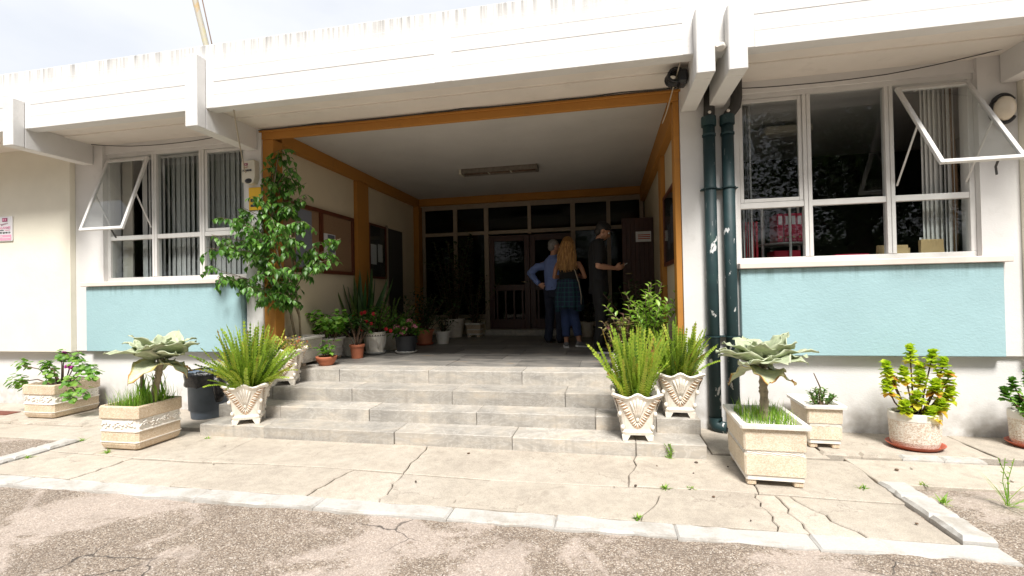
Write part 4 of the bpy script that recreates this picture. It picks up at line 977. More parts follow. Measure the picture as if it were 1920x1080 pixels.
def lip_planter(t, a, b, h, mat='aggregate_cream', wavy=True):
    c = .012; R = lambda o, z: cut_ring(a + o, b + o, c, z)
    zb = .04
    MB().loft([R(-.012, zb), R(-.012, zb + .035)]).build('base', 'cast_white', t, local=True)
    MB().loft([R(-.004, zb + .036), R(-.002, h * .50)]).build('lower_body', mat, t, local=True)
    MB().loft([R(-.008, h * .501), R(-.008, h * .58)]).build('mid_band', 'cast_white', t, local=True)
    MB().loft([R(0, h * .581), R(.004, h - .035)]).build('upper_body', mat, t, local=True)
    MB().loft([R(.004, h - .0345), R(.026, h - .028), R(.028, h - .004), R(.024, h), R(-.012, h), R(-.02, h - .02), R(-.026, h - .06)]).build('lip', 'cast_white', t, local=True)
    if wavy:
        w = MB()
        for j in range(3):
            z = h * .515 + j * h * .026
            for sx, sy in ((0, -1), (1, 0), (-1, 0), (0, 1)):
                L = a if sy else b; n = int(L * 2 / .012)
                pts = [(u, sy * (b - .006), z + .0035 * math.sin(i * 1.1)) if sy else (sx * (a - .006), u, z + .0035 * math.sin(i * 1.1)) for i, u in enumerate([-L + .02 + (2 * L - .04) * q / n for q in range(n + 1)])]
                w.tube(pts, .0032, 4)
        w.build('wave_relief', 'cast_white', t, local=True, kind='stuff')
    for sx in (-1, 1):
        for sy in (-1, 1):
            MB().box((sx * (a - .05) - .03, sy * (b - .05) - .03, 0), (sx * (a - .05) + .03, sy * (b - .05) + .03, zb - .001), .006).build('foot', 'aggregate_tan', t, local=True)
    MB().loft([R(-.03, h - .09), R(-.024, h - .045)]).build('soil', 'soil', t, local=True)
def round_pot(t, r0, r1, h, mat, lip=.012, saucer=None, sx=1, sy=1, name='pot', rim=None):
    lh = h * .17 if lip else .01
    MB().lathe([(r0, 0), (r0 + (r1 - r0) * .8, h - lh - .001)] + ([(r1 - .002, h - lh)] if not lip else [(r1 + lip * .7, h - lh), (r1 + lip, h - .004), (r1 + lip - .004, h)]) + [(r1 - .008, h), (r1 - .012, h - .03)], 32, sx=sx, sy=sy).build(name, mat, t, smooth=False, local=True)
    MB().lathe([(r1 - .014, h - .06), (r1 - .012, h - .028)], 24, sx=sx, sy=sy).build('soil', 'soil', t, local=True)
    if saucer:
        rs, ms = saucer
        MB().lathe([(rs * .82, -.022), (rs, .006), (rs, .011), (rs - .008, .008), (rs * .8, -.012)], 32, sx=sx, sy=sy).build('saucer', ms, t, smooth=False, local=True)

# ------------------------------------------------------------------ plants
def fern(t, z0, n, L, sp, yellow=.3, seed=0, name='fronds'):
    rnd = random.Random(seed); m = MB()
    for i in range(n):
        az = rnd.uniform(0, 2 * math.pi); tilt = sp * rnd.random() ** 1.15; r0 = rnd.uniform(0, .12)
        d = V3(math.cos(az) * math.sin(tilt), math.sin(az) * math.sin(tilt), math.cos(tilt)); p = V3(math.cos(az) * r0, math.sin(az) * r0, z0)
        ll = L * rnd.uniform(.55, 1.08) * (1 - .25 * tilt); side = d.cross(V3(rnd.uniform(-1, 1), rnd.uniform(-1, 1), .3)).normalized(); bend = rnd.uniform(-.35, .8) * (.35 + tilt); wob = rnd.uniform(-.35, .35)
        ax = Quaternion(V3(0, 0, 1), wob * 2) @ V3(-math.sin(az), math.cos(az), 0); N = 20; base_t = min(1, max(0, rnd.gauss(yellow, .2))); pts = []
        for k in range(N + 1):
            s_ = k / N; pts.append(p.copy())
            q = Quaternion(ax, bend * (.3 + 1.4 * s_) / N); d = q @ d; side = q @ side; p = p + d * (ll / N)
        nrm = d.cross(side).normalized(); w0 = .036 * rnd.uniform(.75, 1.15)
        for k in range(1, N):
            s_ = k / N; w = w0 * min(1, s_ * 6 + .3) * (1 - .72 * s_); dd = (pts[k + 1] - pts[k - 1]).normalized(); tt = min(1, max(0, base_t + rnd.uniform(-.08, .08) + (.14 if s_ > .85 else 0)))
            for sg in (-1, 1):
                a = pts[k]; o = (side * sg + dd * .45 + nrm * rnd.uniform(-.25, .25)).normalized()
                b = a + o * w; h = dd * (ll / N * .46)
                m.add([a - h, a + h, b + h * .7, b - h * .5], [(0, 1, 2, 3) if sg > 0 else (3, 2, 1, 0)], tt)
        m.tube(pts[::5] + [pts[-1]], .0022, 3, False, min(1, base_t + .1))
    return m.build(name, 'leaf_fern', t, local=True, kind='stuff')
def grass(t, z0, n, rx, ry, h, seed=0, avoid=None):
    rnd = random.Random(seed); m = MB()
    for i in range(n):
        x, y_ = rnd.uniform(-rx, rx), rnd.uniform(-ry, ry); az = rnd.uniform(0, 6.28); el = rnd.uniform(.7, 1.5)
        m.blade((x, y_, z0), dirv(az, el), dirv(az, el - 1.57), h * rnd.uniform(.4, 1.3), .0055, (.8, 1, .85, .6, .3, .0), rnd.uniform(.3, 2.0), .1, rnd.random())
    return m.build('grass', 'grass', t, local=True, kind='stuff')
def big_leaf(L, W, seed, curl=.5, ruffle=.025, old=0.0):
    """broad ruffled kalanchoe leaf along +X, base at the origin"""
    rnd = random.Random(seed); nu, nv = 11, 9; vs = []; fs = []; tt = []
    prof = [.30, .72, .98, 1.0, .93, .82, .70, .55, .38, .20, .03]; ph = rnd.uniform(0, 6)
    for i in range(nu):
        s_ = i / (nu - 1); a = curl * (s_ - .25); x = L * (s_ - .12 * curl * s_ * s_); z = -L * .42 * curl * s_ * s_ + .03 * L * s_
        for j in range(nv):
            v = j / (nv - 1) * 2 - 1; e = abs(v) ** 2.2; w = W / 2 * prof[i] * (1 + .06 * math.sin(9 * s_ + ph + v))
            rz = ruffle * e * math.sin(17 * s_ + ph + (2 if v > 0 else 0)) + W * .10 * e * prof[i] + (L * .03 * math.sin(5 * s_ + ph))
            vs.append((x - .05 * L * e * (1 - s_) * 1.6, v * w, z + rz))
    m = MB()
    for i in range(nu - 1):
        for j in range(nv - 1):
            a = i * nv + j; v = abs((j + .5) / (nv - 1) * 2 - 1); s_ = i / (nu - 1)
            fs.append((a, a + nv, a + nv + 1, a + 1)); tt.append(min(1, max(0, .35 + rnd.uniform(-.08, .08) + .22 * (v > .75) + (old * (.28 + .5 * s_ ** 3 * (.4 + v)) if old else 0))))
    m.add(vs, fs); m.t = tt; th = MB()
    return m
def kalanchoe(t, base, trunk, crown, n, seed, size=.30, spread=1.0):
    rnd = random.Random(seed); pts = [Vector(p) for p in trunk]; N = 22; path = []
    for i in range(N + 1):
        s_ = i / N * (len(pts) - 1); k = min(int(s_), len(pts) - 2); path.append(pts[k].lerp(pts[k + 1], s_ - k))
    m = MB(); m.tube(path, [.030 - .006 * i / N + (.006 if i % 3 == 0 else 0) for i in range(N + 1)], 10)
    for i in range(34):
        s_ = rnd.uniform(.05, .95); c = path[int(s_ * N)]; a = rnd.uniform(0, 6.28); m.ball(c + V3(math.cos(a), math.sin(a), 0) * .026, (.010, .010, .013), 6, 4)
    m.build('trunk', 'bark_pale', t, smooth=True, local=True)
    c = pts[-1]
    for i in range(n):
        ring = i / n; az = i * 2.4 + rnd.uniform(-.25, .25); old = 0
        if ring < .17: el = rnd.uniform(-.35, .05); L = size * rnd.uniform(.75, 1.0); z = -.05; old = rnd.uniform(.5, 1); cu = .65
        elif ring < .58: el = rnd.uniform(.12, .55); L = size * rnd.uniform(1.0, 1.25); z = 0; cu = .25
        elif ring < .86: el = rnd.uniform(.5, .85); L = size * rnd.uniform(.9, 1.1); z = .03; cu = .25
        else: el = rnd.uniform(.85, 1.25); L = size * rnd.uniform(.5, .75); z = .05; cu = .15
        lf = big_leaf(L * spread, L * 1.0, seed * 50 + i, cu, .016, old); M = Matrix.Translation(c + V3(0, 0, z) + dirv(az, 0) * .035) @ Matrix.Rotation(az, 4, 'Z') @ Matrix.Rotation(-el, 4, 'Y') @ Matrix.Rotation(rnd.uniform(-.25, .25), 4, 'X')
        lf.v = [tuple(M @ Vector(p)) for p in lf.v]; st = M @ V3(.02, 0, .01)
        o = lf.build('leaf', 'leaf_kalanchoe', t, smooth=True, local=True)
        so = o.modifiers.new('thickness', 'SOLIDIFY'); so.thickness = .004; so.offset = 0
        MB().tube([c + V3(0, 0, z - .02), st], [.011, .008], 6).build('leaf_stalk', 'leaf_kalanchoe', t, smooth=True, local=True)
def disc_leaf(m, c, nrm, r, tint, lobes=5, cup=.25, rnd=random):
    nrm = Vector(nrm).normalized(); u = nrm.orthogonal().normalized(); w = nrm.cross(u); n = lobes * 2; a0 = rnd.uniform(0, 6.28); vs = [Vector(c)]
    for k in range(n):
        a = a0 + 2 * math.pi * k / n; rr = r * (1 if k % 2 == 0 else .84); vs.append(Vector(c) + (u * math.cos(a) + w * math.sin(a)) * rr + nrm * r * (cup + rnd.uniform(-.12, .12)))
    m.add(vs, [(0, 1 + k, 1 + (k + 1) % n) for k in range(n)], tint)
def leafy(t, name, stems, mat, leafL, leafW, per, style='blade', spread=.05, stem_mat='stem_brown', stem_r=.006, seed=0, tip_only=.0, droop=.6, tints=(.2, .9), down=0.0, prof=(.2, .85, 1, .7, 0), kind='stuff'):
    """stems: polylines; leaves set along their outer part"""
    rnd = random.Random(seed); m = MB(); sm = MB()
    for st in stems:
        P = [Vector(p) for p in st]; sm.tube(P, [stem_r * (1 - .5 * i / max(1, len(P) - 1)) for i in range(len(P))], 5)
        for k in range(per):
            s_ = tip_only + (1 - tip_only) * (k + rnd.random()) / per; q = s_ * (len(P) - 1); i = min(int(q), len(P) - 2); c = P[i].lerp(P[i + 1], q - i); d0 = (P[i + 1] - P[i]).normalized()
            az = k * 2.4 + rnd.uniform(-.5, .5); u = d0.orthogonal().normalized(); w = d0.cross(u); o = (u * math.cos(az) + w * math.sin(az)); tint = rnd.uniform(*tints)
            sc = rnd.uniform(.7, 1.15)
            if style == 'disc':
                c2 = c + (o + d0 * .4 + V3(0, 0, .4)).normalized() * spread * rnd.uniform(.3, 1.0); disc_leaf(m, c2, o * .7 + V3(0, 0, .9) + d0 * .3, leafL * sc, tint, 5, .22, rnd)
            else:
                d = (o + d0 * .55 + V3(0, 0, .25 - down)).normalized(); c2 = c + o * spread * rnd.uniform(0, 1); m.blade(c2, d, V3(0, 0, 1) + o * .2, leafL * sc, leafW * sc, prof, droop * rnd.uniform(.5, 1.3), .18, tint)
    sm.build('stems', stem_mat, t, smooth=True, local=True); return m.build(name, mat, t, local=True, kind=kind)
def stems_from(c, n, h, sp, seed, bend=.3, base=.03, z0=0.0, segs=4):
    rnd = random.Random(seed); out = []
    for i in range(n):
        az = i * 2.4 + rnd.uniform(-.4, .4); tl = sp * (i + .5) / n * rnd.uniform(.7, 1.15); H = h * rnd.uniform(.65, 1.05); d = V3(math.cos(az) * math.sin(tl), math.sin(az) * math.sin(tl), math.cos(tl)); p = V3(c[0] + math.cos(az) * base * rnd.random(), c[1] + math.sin(az) * base * rnd.random(), z0); P = [p.copy()]
        for k in range(segs): p = p + d * (H / segs); d = (d + V3(math.cos(az) * bend / segs, math.sin(az) * bend / segs, 0) + V3(rnd.uniform(-.12, .12), rnd.uniform(-.12, .12), rnd.uniform(-.05, .1))).normalized(); P.append(p.copy())
        out.append(P)
    return out
def snake_plant(t, z0, n, h, sp, seed):
    rnd = random.Random(seed)
    for i in range(n):
        az = i * 2.4 + rnd.uniform(-.4, .4); r0 = rnd.uniform(.02, .16); tl = rnd.uniform(.0, sp); d = V3(math.cos(az) * math.sin(tl), math.sin(az) * math.sin(tl), math.cos(tl)); m = MB(); m.blade((math.cos(az) * r0, math.sin(az) * r0, z0), d, dirv(az + rnd.uniform(-.8, .8), 0), h * rnd.uniform(.5, 1.0), .058, (.6, .8, .95, 1, .95, .8, .5, 0), rnd.uniform(-.1, .25), .22, rnd.uniform(.1, .9), rnd.uniform(-.6, .6))
        m.build('leaf', 'leaf_snake', t, smooth=True, local=True)
# ------------------------------------------------------------------ potted plants, left to right
t = thing('planter_geranium', 'tan relief planter of straggling geranium with magenta flowers at far left', 'planter', (-6.63, 4.64, .018)); relief_planter(t, .235, .275, .40)
rnd = random.Random(3); st = []
for (x, y_, z) in ((-.62, -.1, .42), (-.75, -.05, .35), (-.45, -.15, .62), (-.2, -.05, .60), (.02, .0, .66), (.15, -.1, .72), (.33, -.05, .70), (.5, -.12, .62), (.62, -.1, .58), (.72, -.15, .50), (.45, -.2, .44), (.48, -.22, .25), (.6, -.18, .30), (-.3, .05, .5), (.1, -.2, .5)):
    st.append([(x * .15, y_ * .3, .35), (x * .5, y_ * .6, .35 + (z - .35) * .65 + .03), (x * .8, y_, z - .02), (x, y_, z)])
leafy(t, 'foliage', st, 'leaf_geranium', .034, 0, 22, 'disc', .085, seed=4, tip_only=.5, stem_r=.008)
for (x, y_, z) in ((.26, -.15, .60), (.31, -.16, .61), (.35, -.15, .595), (.12, -.05, .76)):
    f = MB(); [f.ball((x + U(-.02, .02), y_ + U(-.02, .02), z + U(-.014, .014)), .013, 6, 4) for _ in range(7)]; f.build('flower_head', 'flower_magenta', t, local=True)

t = thing('planter_kalanchoe', 'tan relief planter with large grey-green felt-leaved plant and grass', 'planter', (-4.475, 3.815, .006)); relief_planter(t, .225, .245, .41)
kalanchoe(t, 0, [(.13, 0, .36), (.15, .0, .50), (.20, .0, .68), (.235, -.01, .84)], 0, 23, 11, .31, 1.05)
MB().tube([(-.03, .02, .36), (-.01, .01, .55), (-.0, .0, .74)], [.02, .018, .014], 8).build('side_stem', 'bark_pale', t, smooth=True, local=True)
grass(t, .36, 520, .19, .20, .19, 21); 
m = MB(); rnd = random.Random(8)
for i in range(26): az = rnd.uniform(0, 6.28); m.blade((.09 + rnd.uniform(-.1, .12), rnd.uniform(-.08, .1), .36), dirv(az, rnd.uniform(.8, 1.4)), dirv(az, -.3), rnd.uniform(.22, .40), .02, (.6, 1, 1, .6, 0), rnd.uniform(.5, 1.4), .2, rnd.random())
m.build('strap_leaves', 'grass', t, local=True, kind='stuff')

# waste bin with liner
t = thing('waste_bin', 'grey plastic waste bin lined with a black bag by the steps', 'bin', (-4.62, 4.74, .018))
MB().lathe([(.165, 0), (.172, .01), (.212, .50), (.222, .505), (.222, .53), (.205, .53), (.195, .10)], 36).build('tub', 'bin_grey', t, smooth=True, local=True)
m = MB(); rings = []; n = 44; rnd = random.Random(5)
for (r, z, a) in ((.16, .34, .02), (.19, .47, .02), (.222, .548, .008), (.236, .545, .008), (.238, .50, .008), (.232, .44, .012), (.228, .40, .016), (.226, .375, .02)):
    rings.append([((r + a * noise.noise(V3(k * .9, z * 14, 0))) * math.cos(2 * math.pi * k / n), (r + a * noise.noise(V3(k * .9, z * 14, 0))) * math.sin(2 * math.pi * k / n), z + (a * 1.4 * noise.noise(V3(k * .5, 3, z * 4)))) for k in range(n)])
m.loft(rings, False); m.build('bin_liner', 'bag_plastic', t, smooth=True, local=True)
m = MB(); rings = []
for j in range(9):
    s_ = j / 8; c = V3(.235 + .03 * math.sin(s_ * 3), -.10, .50 - .30 * s_); r = .085 * (math.sin(math.pi * (.22 + .7 * s_)) ** .7)
    rings.append([(c.x + r * .75 * math.cos(2 * math.pi * k / 14) + .014 * noise.noise(V3(k, j * .8, 2)), c.y + r * math.sin(2 * math.pi * k / 14) + .014 * noise.noise(V3(k, j * .8, 7)), c.z) for k in range(14)])
m.loft(rings); m.build('liner_tail', 'bag_plastic', t, smooth=True, local=True)

URN_G = 'cast stone urns on the steps'
t = thing('urn_fern', 'scalloped urn with tall bright fern on the lowest step by the bin', 'planter', (-3.655, 4.262, .121), R_(26), URN_G); urn(t); fern(t, .33, 230, .70, .95, .42, 31)
t = thing('urn_succulent', 'scalloped urn of yellow and red succulent below the ficus', 'planter', (-3.70, 4.895, .391), R_(22), URN_G); urn(t)
st = stems_from((0, 0), 34, .24, 1.25, 41, .5, .12, .33)
leafy(t, 'foliage', st, 'leaf_succulent', .030, .018, 17, 'blade', .012, seed=42, tip_only=.15, droop=.3, tints=(0, 1), prof=(.4, .9, 1, .8, .1), stem_r=.004)
t = thing('urn_fern', 'scalloped urn with upright fern on the lowest step at right', 'planter', (.235, 4.262, .121), R_(2), URN_G); urn(t); fern(t, .33, 140, .64, .55, .46, 32)
t = thing('urn_fern', 'scalloped urn with spreading fern on the second step beside the pillar', 'planter', (.635, 4.575, .246), R_(-1), URN_G); urn(t); fern(t, .33, 130, .54, .85, .40, 33)

# ficus in a lipped planter
t = thing('planter_ficus', 'tall ficus tree in a cream planter beside the left porch post', 'potted tree', (-3.83, 5.42, ZP)); lip_planter(t, .135, .20, .36, 'aggregate_pale')
rnd = random.Random(17); tr = MB()
T1 = [V3(-.05, -.08, .30), V3(-.07, -.14, .60), V3(-.04, -.25, .95), V3(-.06, -.38, 1.35), V3(-.08, -.46, 1.75), V3(-.02, -.50, 2.15), V3(.06, -.50, 2.60)]
T2 = [V3(.0, -.06, .30), V3(.03, -.12, .60), V3(.08, -.25, .95), V3(.14, -.40, 1.3), V3(.2, -.5, 1.6)]
tr.tube(T1, [.016, .015, .014, .012, .010, .007, .004], 7); tr.tube(T2, [.014, .013, .012, .009, .006], 7); tr.build('trunk', 'bark_pale', t, smooth=True, local=True)
def along(P, s_): q = s_ * (len(P) - 1); i = min(int(q), len(P) - 2); return P[i].lerp(P[i + 1], q - i)
tips = [(-.78, -.72, 1.25), (-.62, -.85, 1.45), (-.70, -.70, 1.62), (-.50, -.75, 1.80), (-.38, -.60, 1.95), (-.28, -.95, 1.45), (-.15, -1.0, 1.7), (.05, -1.0, 1.55), (.25, -.9, 1.75), (.45, -.75, 1.55), (.88, -.55, 1.52), (.75, -.6, 1.28), (.70, -.5, 1.42), (.35, -.85, 1.2), (.10, -.95, 1.15), (-.10, -.85, 1.0), (.20, -.7, .92), (-.40, -.85, 1.15), (.30, -.55, 1.95), (-.12, -.6, 2.05), (.05, -.55, 2.2), (.30, -.5, 2.38), (.12, -.5, 2.62), (-.08, -.48, 2.5), (.42, -.5, 2.2), (-.22, -.55, 1.3), (.02, -.75, 1.35), (.15, -.62, 1.05), (-.05, -.62, .86), (-.55, -.8, 1.08), (.5, -.7, 1.72), (.0, -.5, 2.42), (.18, -.5, 2.3), (.32, -.48, 2.05), (-.3, -.6, 1.65), (-.5, -.7, 1.5)]
tw = MB(); lv = MB()
for k, tip in enumerate(tips):
    tip = Vector(tip); P = T1 if (tip.x < .12 or tip.z > 1.75) else T2; zs = max(.55, tip.z - U(.15, .45)); s_ = min(.97, max(.2, (zs - .30) / (P[-1].z - .30))); a = along(P, s_)
    mid = a.lerp(tip, .55) + V3(0, 0, .10); br = [a, a.lerp(mid, .5) + V3(0, 0, .03), mid, tip]; tw.tube(br, [.006, .005, .004, .002], 5)
    nt = 12 if tip.z < 2.1 else 7
    for j in range(nt):
        q = along(br, .30 + .7 * (j + rnd.random()) / nt); az = rnd.uniform(0, 6.28); d = V3(math.cos(az) * .8, math.sin(az) * .8 - .15, rnd.uniform(-.5, .35)).normalized(); L = rnd.uniform(.10, .22); Q = [q]; p = q.copy()
        for i in range(4): p = p + d * L / 4; d = (d + V3(0, 0, -.28)).normalized(); Q.append(p.copy())
        tw.tube(Q, [.0022, .002, .0018, .0015, .001], 3)
        for i in range(7):
            c = along(Q, .1 + .9 * (i + .5) / 7); az2 = rnd.uniform(0, 6.28); o = V3(math.cos(az2), math.sin(az2), 0); dd = (o * .75 + V3(0, 0, -.75 + rnd.uniform(-.2, .35))).normalized()
            lv.blade(c, dd, o * .6 + V3(0, 0, .8), rnd.uniform(.055, .10), rnd.uniform(.034, .054), (.12, .8, 1, .72, .28, 0), rnd.uniform(.2, .9), .16, min(1, max(0, rnd.gauss(.5, .22))))
tw.build('branches', 'twig', t, local=True); lv.build('crown', 'leaf_ficus', t, local=True, kind='stuff', smooth=True)

t = thing('planter_geranium', 'pale box planter of round-leaved green geranium behind the ficus', 'planter', (-3.80, 5.90, ZP)); lip_planter(t, .14, .17, .30, 'aggregate_pale', False)
leafy(t, 'foliage', stems_from((.08, -.05), 20, .42, 1.0, 61, .35, .1, .26), 'leaf_geranium', .042, 0, 13, 'disc', .07, seed=62, tip_only=.3)
t = thing('bowl_plant', 'terracotta bowl with small leafy plant near the top step', 'potted plant', (-3.47, 5.36, ZP))
MB().lathe([(.07, 0), (.085, .012), (.092, .03), (.105, .045), (.108, .06), (.118, .065), (.128, .10), (.130, .115), (.118, .115), (.10, .07)], 30).build('bowl', 'terracotta', t, smooth=True, local=True); MB().lathe([(.10, .07), (.115, .10)], 24).build('soil', 'soil', t, local=True)
leafy(t, 'foliage', stems_from((0, 0), 6, .25, .8, 71, .2, .03, .09), 'leaf_geranium', .075, .058, 6, 'blade', .02, seed=72, tip_only=.2, prof=(.3, .9, 1, .7, .1), tints=(.3, .7))
t = thing('pot_foliage', 'pale textured round pot of dark foliage beside the terracotta pot', 'potted plant', (-3.77, 6.36, ZP)); round_pot(t, .165, .175, .27, 'aggregate_pale', 0)
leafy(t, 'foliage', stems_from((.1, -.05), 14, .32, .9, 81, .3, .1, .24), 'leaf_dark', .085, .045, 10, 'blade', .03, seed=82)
t = thing('pot_small', 'small terracotta pot with brown stalks and drooping leaves', 'potted plant', (-3.42, 6.02, ZP)); round_pot(t, .075, .098, .19, 'terracotta', .010)
leafy(t, 'foliage', stems_from((0, 0), 14, .42, .55, 91, .15, .05, .16), 'leaf_dark', .12, .05, 6, 'blade', .02, seed=92, tip_only=.65, tints=(.3, 1))
t = thing('pot_impatiens', 'cream leaf-relief pot of red impatiens on a white saucer', 'potted plant', (-3.38, 6.46, ZP + .03)); round_pot(t, .12, .165, .30, 'cast_stone', 0, (.16, 'white_plastic'))
m = MB()
for q in range(6):
    a0 = q * math.pi / 3 + .3
    for k in (-2, -1, 0, 1, 2): m.tube([((.13 + .035 * s_) * math.cos(a0 + k * .12 * s_), (.13 + .035 * s_) * math.sin(a0 + k * .12 * s_), .03 + .22 * s_) for s_ in (.1, .4, .7, 1)], [.003, .006, .006, .002], 5)
m.build('leaf_relief', 'cast_white', t, local=True, smooth=True, kind='stuff')
leafy(t, 'foliage', stems_from((0, -.02), 26, .46, 1.15, 101, .3, .1, .27), 'leaf_geranium', .062, .036, 15, 'blade', .02, seed=102, tip_only=.2, tints=(0, .6))
rnd = random.Random(11)
for k in range(11):
    az = rnd.uniform(3.3, 6.2); r = rnd.uniform(.12, .34); z = .32 + rnd.uniform(0, .30); f = MB()
    for i in range(5): disc_leaf(f, (r * math.cos(az) + .014 * math.cos(i * 1.26), r * math.sin(az) * .8 - .05, z + .014 * math.sin(i * 1.26)), (math.cos(az), math.sin(az) - .6, .4), .017, .5, 4, .2, rnd)
    f.build('flower', 'flower_red', t, local=True)
t = thing('pot_dark_fern', 'cream pot of dark arching fern behind the impatiens', 'potted plant', (-3.42, 7.02, ZP)); round_pot(t, .13, .16, .27, 'cast_stone', .008)
m = fern(t, .24, 46, .62, 1.2, .0, 111)
t = thing('pot_hydrangea', 'black pot of pink hydrangea standing on a white saucer', 'potted plant', (-2.93, 6.56, ZP + .03)); round_pot(t, .135, .158, .235, 'black_pot', .006, (.165, 'white_plastic'))
leafy(t, 'foliage', stems_from((0, 0), 18, .30, 1.1, 121, .3, .1, .2), 'leaf_geranium', .10, .062, 8, 'blade', .03, seed=122, tip_only=.2, tints=(.1, .6))
rnd = random.Random(12)
for (x, y_, z) in ((-.09, -.13, .36), (.05, -.16, .34), (.10, -.10, .44), (.0, -.12, .27), (.16, -.06, .36)):
    f = MB()
    for i in range(30): d = dirv(rnd.uniform(0, 6.28), rnd.uniform(-.3, 1.5)); disc_leaf(f, V3(x, y_, z) + d * .046, d, .014, .5, 4, .1, rnd)
    f.build('flower_head', 'flower_pink', t, local=True)
t = thing('pot_shrub', 'terracotta pot of dark shrub on a red saucer along the left wall', 'potted plant', (-3.06, 7.62, ZP + .03)); round_pot(t, .115, .15, .24, 'terracotta', .010, (.15, 'saucer_red'))
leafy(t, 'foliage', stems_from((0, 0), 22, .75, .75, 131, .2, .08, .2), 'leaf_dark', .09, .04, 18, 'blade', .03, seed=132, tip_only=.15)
t = thing('pot_plain', 'empty-looking white pot tucked behind the terracotta shrub pot', 'pot', (-2.83, 7.88, ZP)); round_pot(t, .10, .13, .22, 'cast_white', .01)
leafy(t, 'foliage', stems_from((0, 0), 9, .4, .7, 133, .2, .05, .2), 'leaf_dark', .09, .04, 9, 'blade', .03, seed=134)
t = thing('snake_plant', 'tall snake plant with sword leaves against the left wall', 'potted plant', (-3.76, 6.86, ZP)); round_pot(t, .16, .2, .32, 'aggregate_pale', .008); snake_plant(t, .29, 34, 1.12, .5, 141)
t = thing('pot_tall_shrub', 'tall dark climbing shrub in a wide pale pot by the glazed screen', 'potted plant', (-3.02, 9.1, ZP)); round_pot(t, .155, .205, .37, 'cast_stone', .010)
leafy(t, 'foliage', stems_from((0, 0), 26, 1.75, .35, 151, .1, .1, .3, 6), 'leaf_dark', .10, .05, 26, 'blade', .05, seed=152, tip_only=.1)
t = thing('planter_shrub', 'small beige box planter with dark leaves beside the timber door', 'planter', (-2.60, 9.15, ZP)); lip_planter(t, .145, .14, .28, 'aggregate_tan', False)
leafy(t, 'foliage', stems_from((0, 0), 16, 1.1, .4, 161, .1, .08, .24, 5), 'leaf_dark', .09, .045, 16, 'blade', .04, seed=162)
t = thing('pot_by_door', 'small pale pot standing at the right of the doorway', 'pot', (-.36, 9.12, ZP)); round_pot(t, .10, .115, .28, 'cast_stone', .008)
leafy(t, 'foliage', stems_from((0, 0), 9, .5, .5, 163, .1, .05, .25), 'leaf_dark', .08, .04, 10, 'blade', .03, seed=164)
# right-hand group behind the urns
t = thing('pot_bright_shrub', 'tall light green leafy shrub in a pot inside the right post', 'potted plant', (.45, 5.30, ZP)); round_pot(t, .11, .14, .24, 'terracotta', .01)
leafy(t, 'foliage', stems_from((.0, -.10), 24, .74, .55, 171, .1, .07, .2, 5), 'leaf_bright', .078, .036, 20, 'blade', .012, seed=172, tip_only=.2, droop=.4, tints=(.3, 1), stem_mat='twig')
t = thing('pot_purple', 'purple and cream leaved plant in a white pot at the porch edge', 'potted plant', (.16, 5.32, ZP)); round_pot(t, .09, .12, .18, 'cast_white', .01)
leafy(t, 'foliage', stems_from((.02, 0), 20, .46, .75, 181, .15, .06, .16), 'leaf_purple', .065, .042, 12, 'blade', .012, seed=182, tints=(0, 1))
t = thing('pot_agave', 'dark strap-leaved plant in a pot against the right porch wall', 'potted plant', (.58, 5.78, ZP)); round_pot(t, .10, .13, .24, 'cast_stone', .01); rnd = random.Random(19)
for i in range(30):
    az = i * 2.4; el = .25 + 1.1 * i / 30; m = MB(); m.blade((0, 0, .22 + .006 * i), dirv(az, el), dirv(az, el - 1.57) * -1, rnd.uniform(.30, .46) * (.55 if math.cos(az) > .35 else 1), .045, (.5, .9, 1, .9, .6, 0), rnd.uniform(.1, .6), .2, rnd.uniform(0, .7)); m.build('leaf', 'leaf_dark', t, smooth=True, local=True)
t = thing('pot_dark_bush', 'dark bushy plant deep inside the porch before the open door', 'potted plant', (.42, 6.5, ZP)); round_pot(t, .13, .16, .28, 'terracotta', .01)
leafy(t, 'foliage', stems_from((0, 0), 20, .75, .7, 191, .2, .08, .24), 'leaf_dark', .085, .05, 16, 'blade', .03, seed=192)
# right forecourt planters
t = thing('planter_kalanchoe', 'tall cream box planter with felt-leaved plant on a bare trunk', 'planter', (1.145, 3.87, .008), R_(-2)); lip_planter(t, .20, .285, .435)
kalanchoe(t, 0, [(.0, -.03, .37), (.005, -.03, .5), (.0, -.03, .68), (.0, -.03, .83)], 0, 23, 13, .285, 1.0); grass(t, .385, 520, .16, .24, .13, 23)
t = thing('planter_jade', 'low cream box planter with jade plant behind the tall one', 'planter', (1.82, 4.68, .018), R_(-2)); lip_planter(t, .135, .21, .37)
st = stems_from((0, -.10), 9, .24, 1.0, 201, .3, .03, .31); leafy(t, 'foliage', st, 'leaf_jade', .036, .024, 16, 'blade', .006, seed=202, tip_only=.35, droop=.1, prof=(.3, .9, 1, .85, .2), stem_mat='twig', stem_r=.010)
MB().tube([(.05, -.05, .3), (.02, -.06, .5), (-.03, -.07, .62)], [.008, .006, .004], 6).build('bare_twig', 'stem_brown', t, local=True)
def oval_pot(t): 
    MB().lathe([(.165, .0), (.178, .04), (.186, .20), (.186, .215)], 40, sx=1.0, sy=.8).build('pot', 'aggregate_oval', t, smooth=False, local=True); MB().lathe([(.1865, .2152), (.190, .222), (.190, .275), (.185, .282), (.165, .282), (.16, .24)], 40, sx=1.0, sy=.8).build('rim', 'cast_white', t, local=True); MB().lathe([(.16, .22), (.163, .255)], 30, sy=.8).build('soil', 'soil', t, local=True)
    MB().lathe([(.165, -.020), (.205, .008), (.21, .016), (.20, .014), (.17, -.006)], 40, sx=1.0, sy=.85).build('saucer', 'saucer_red', t, local=True)
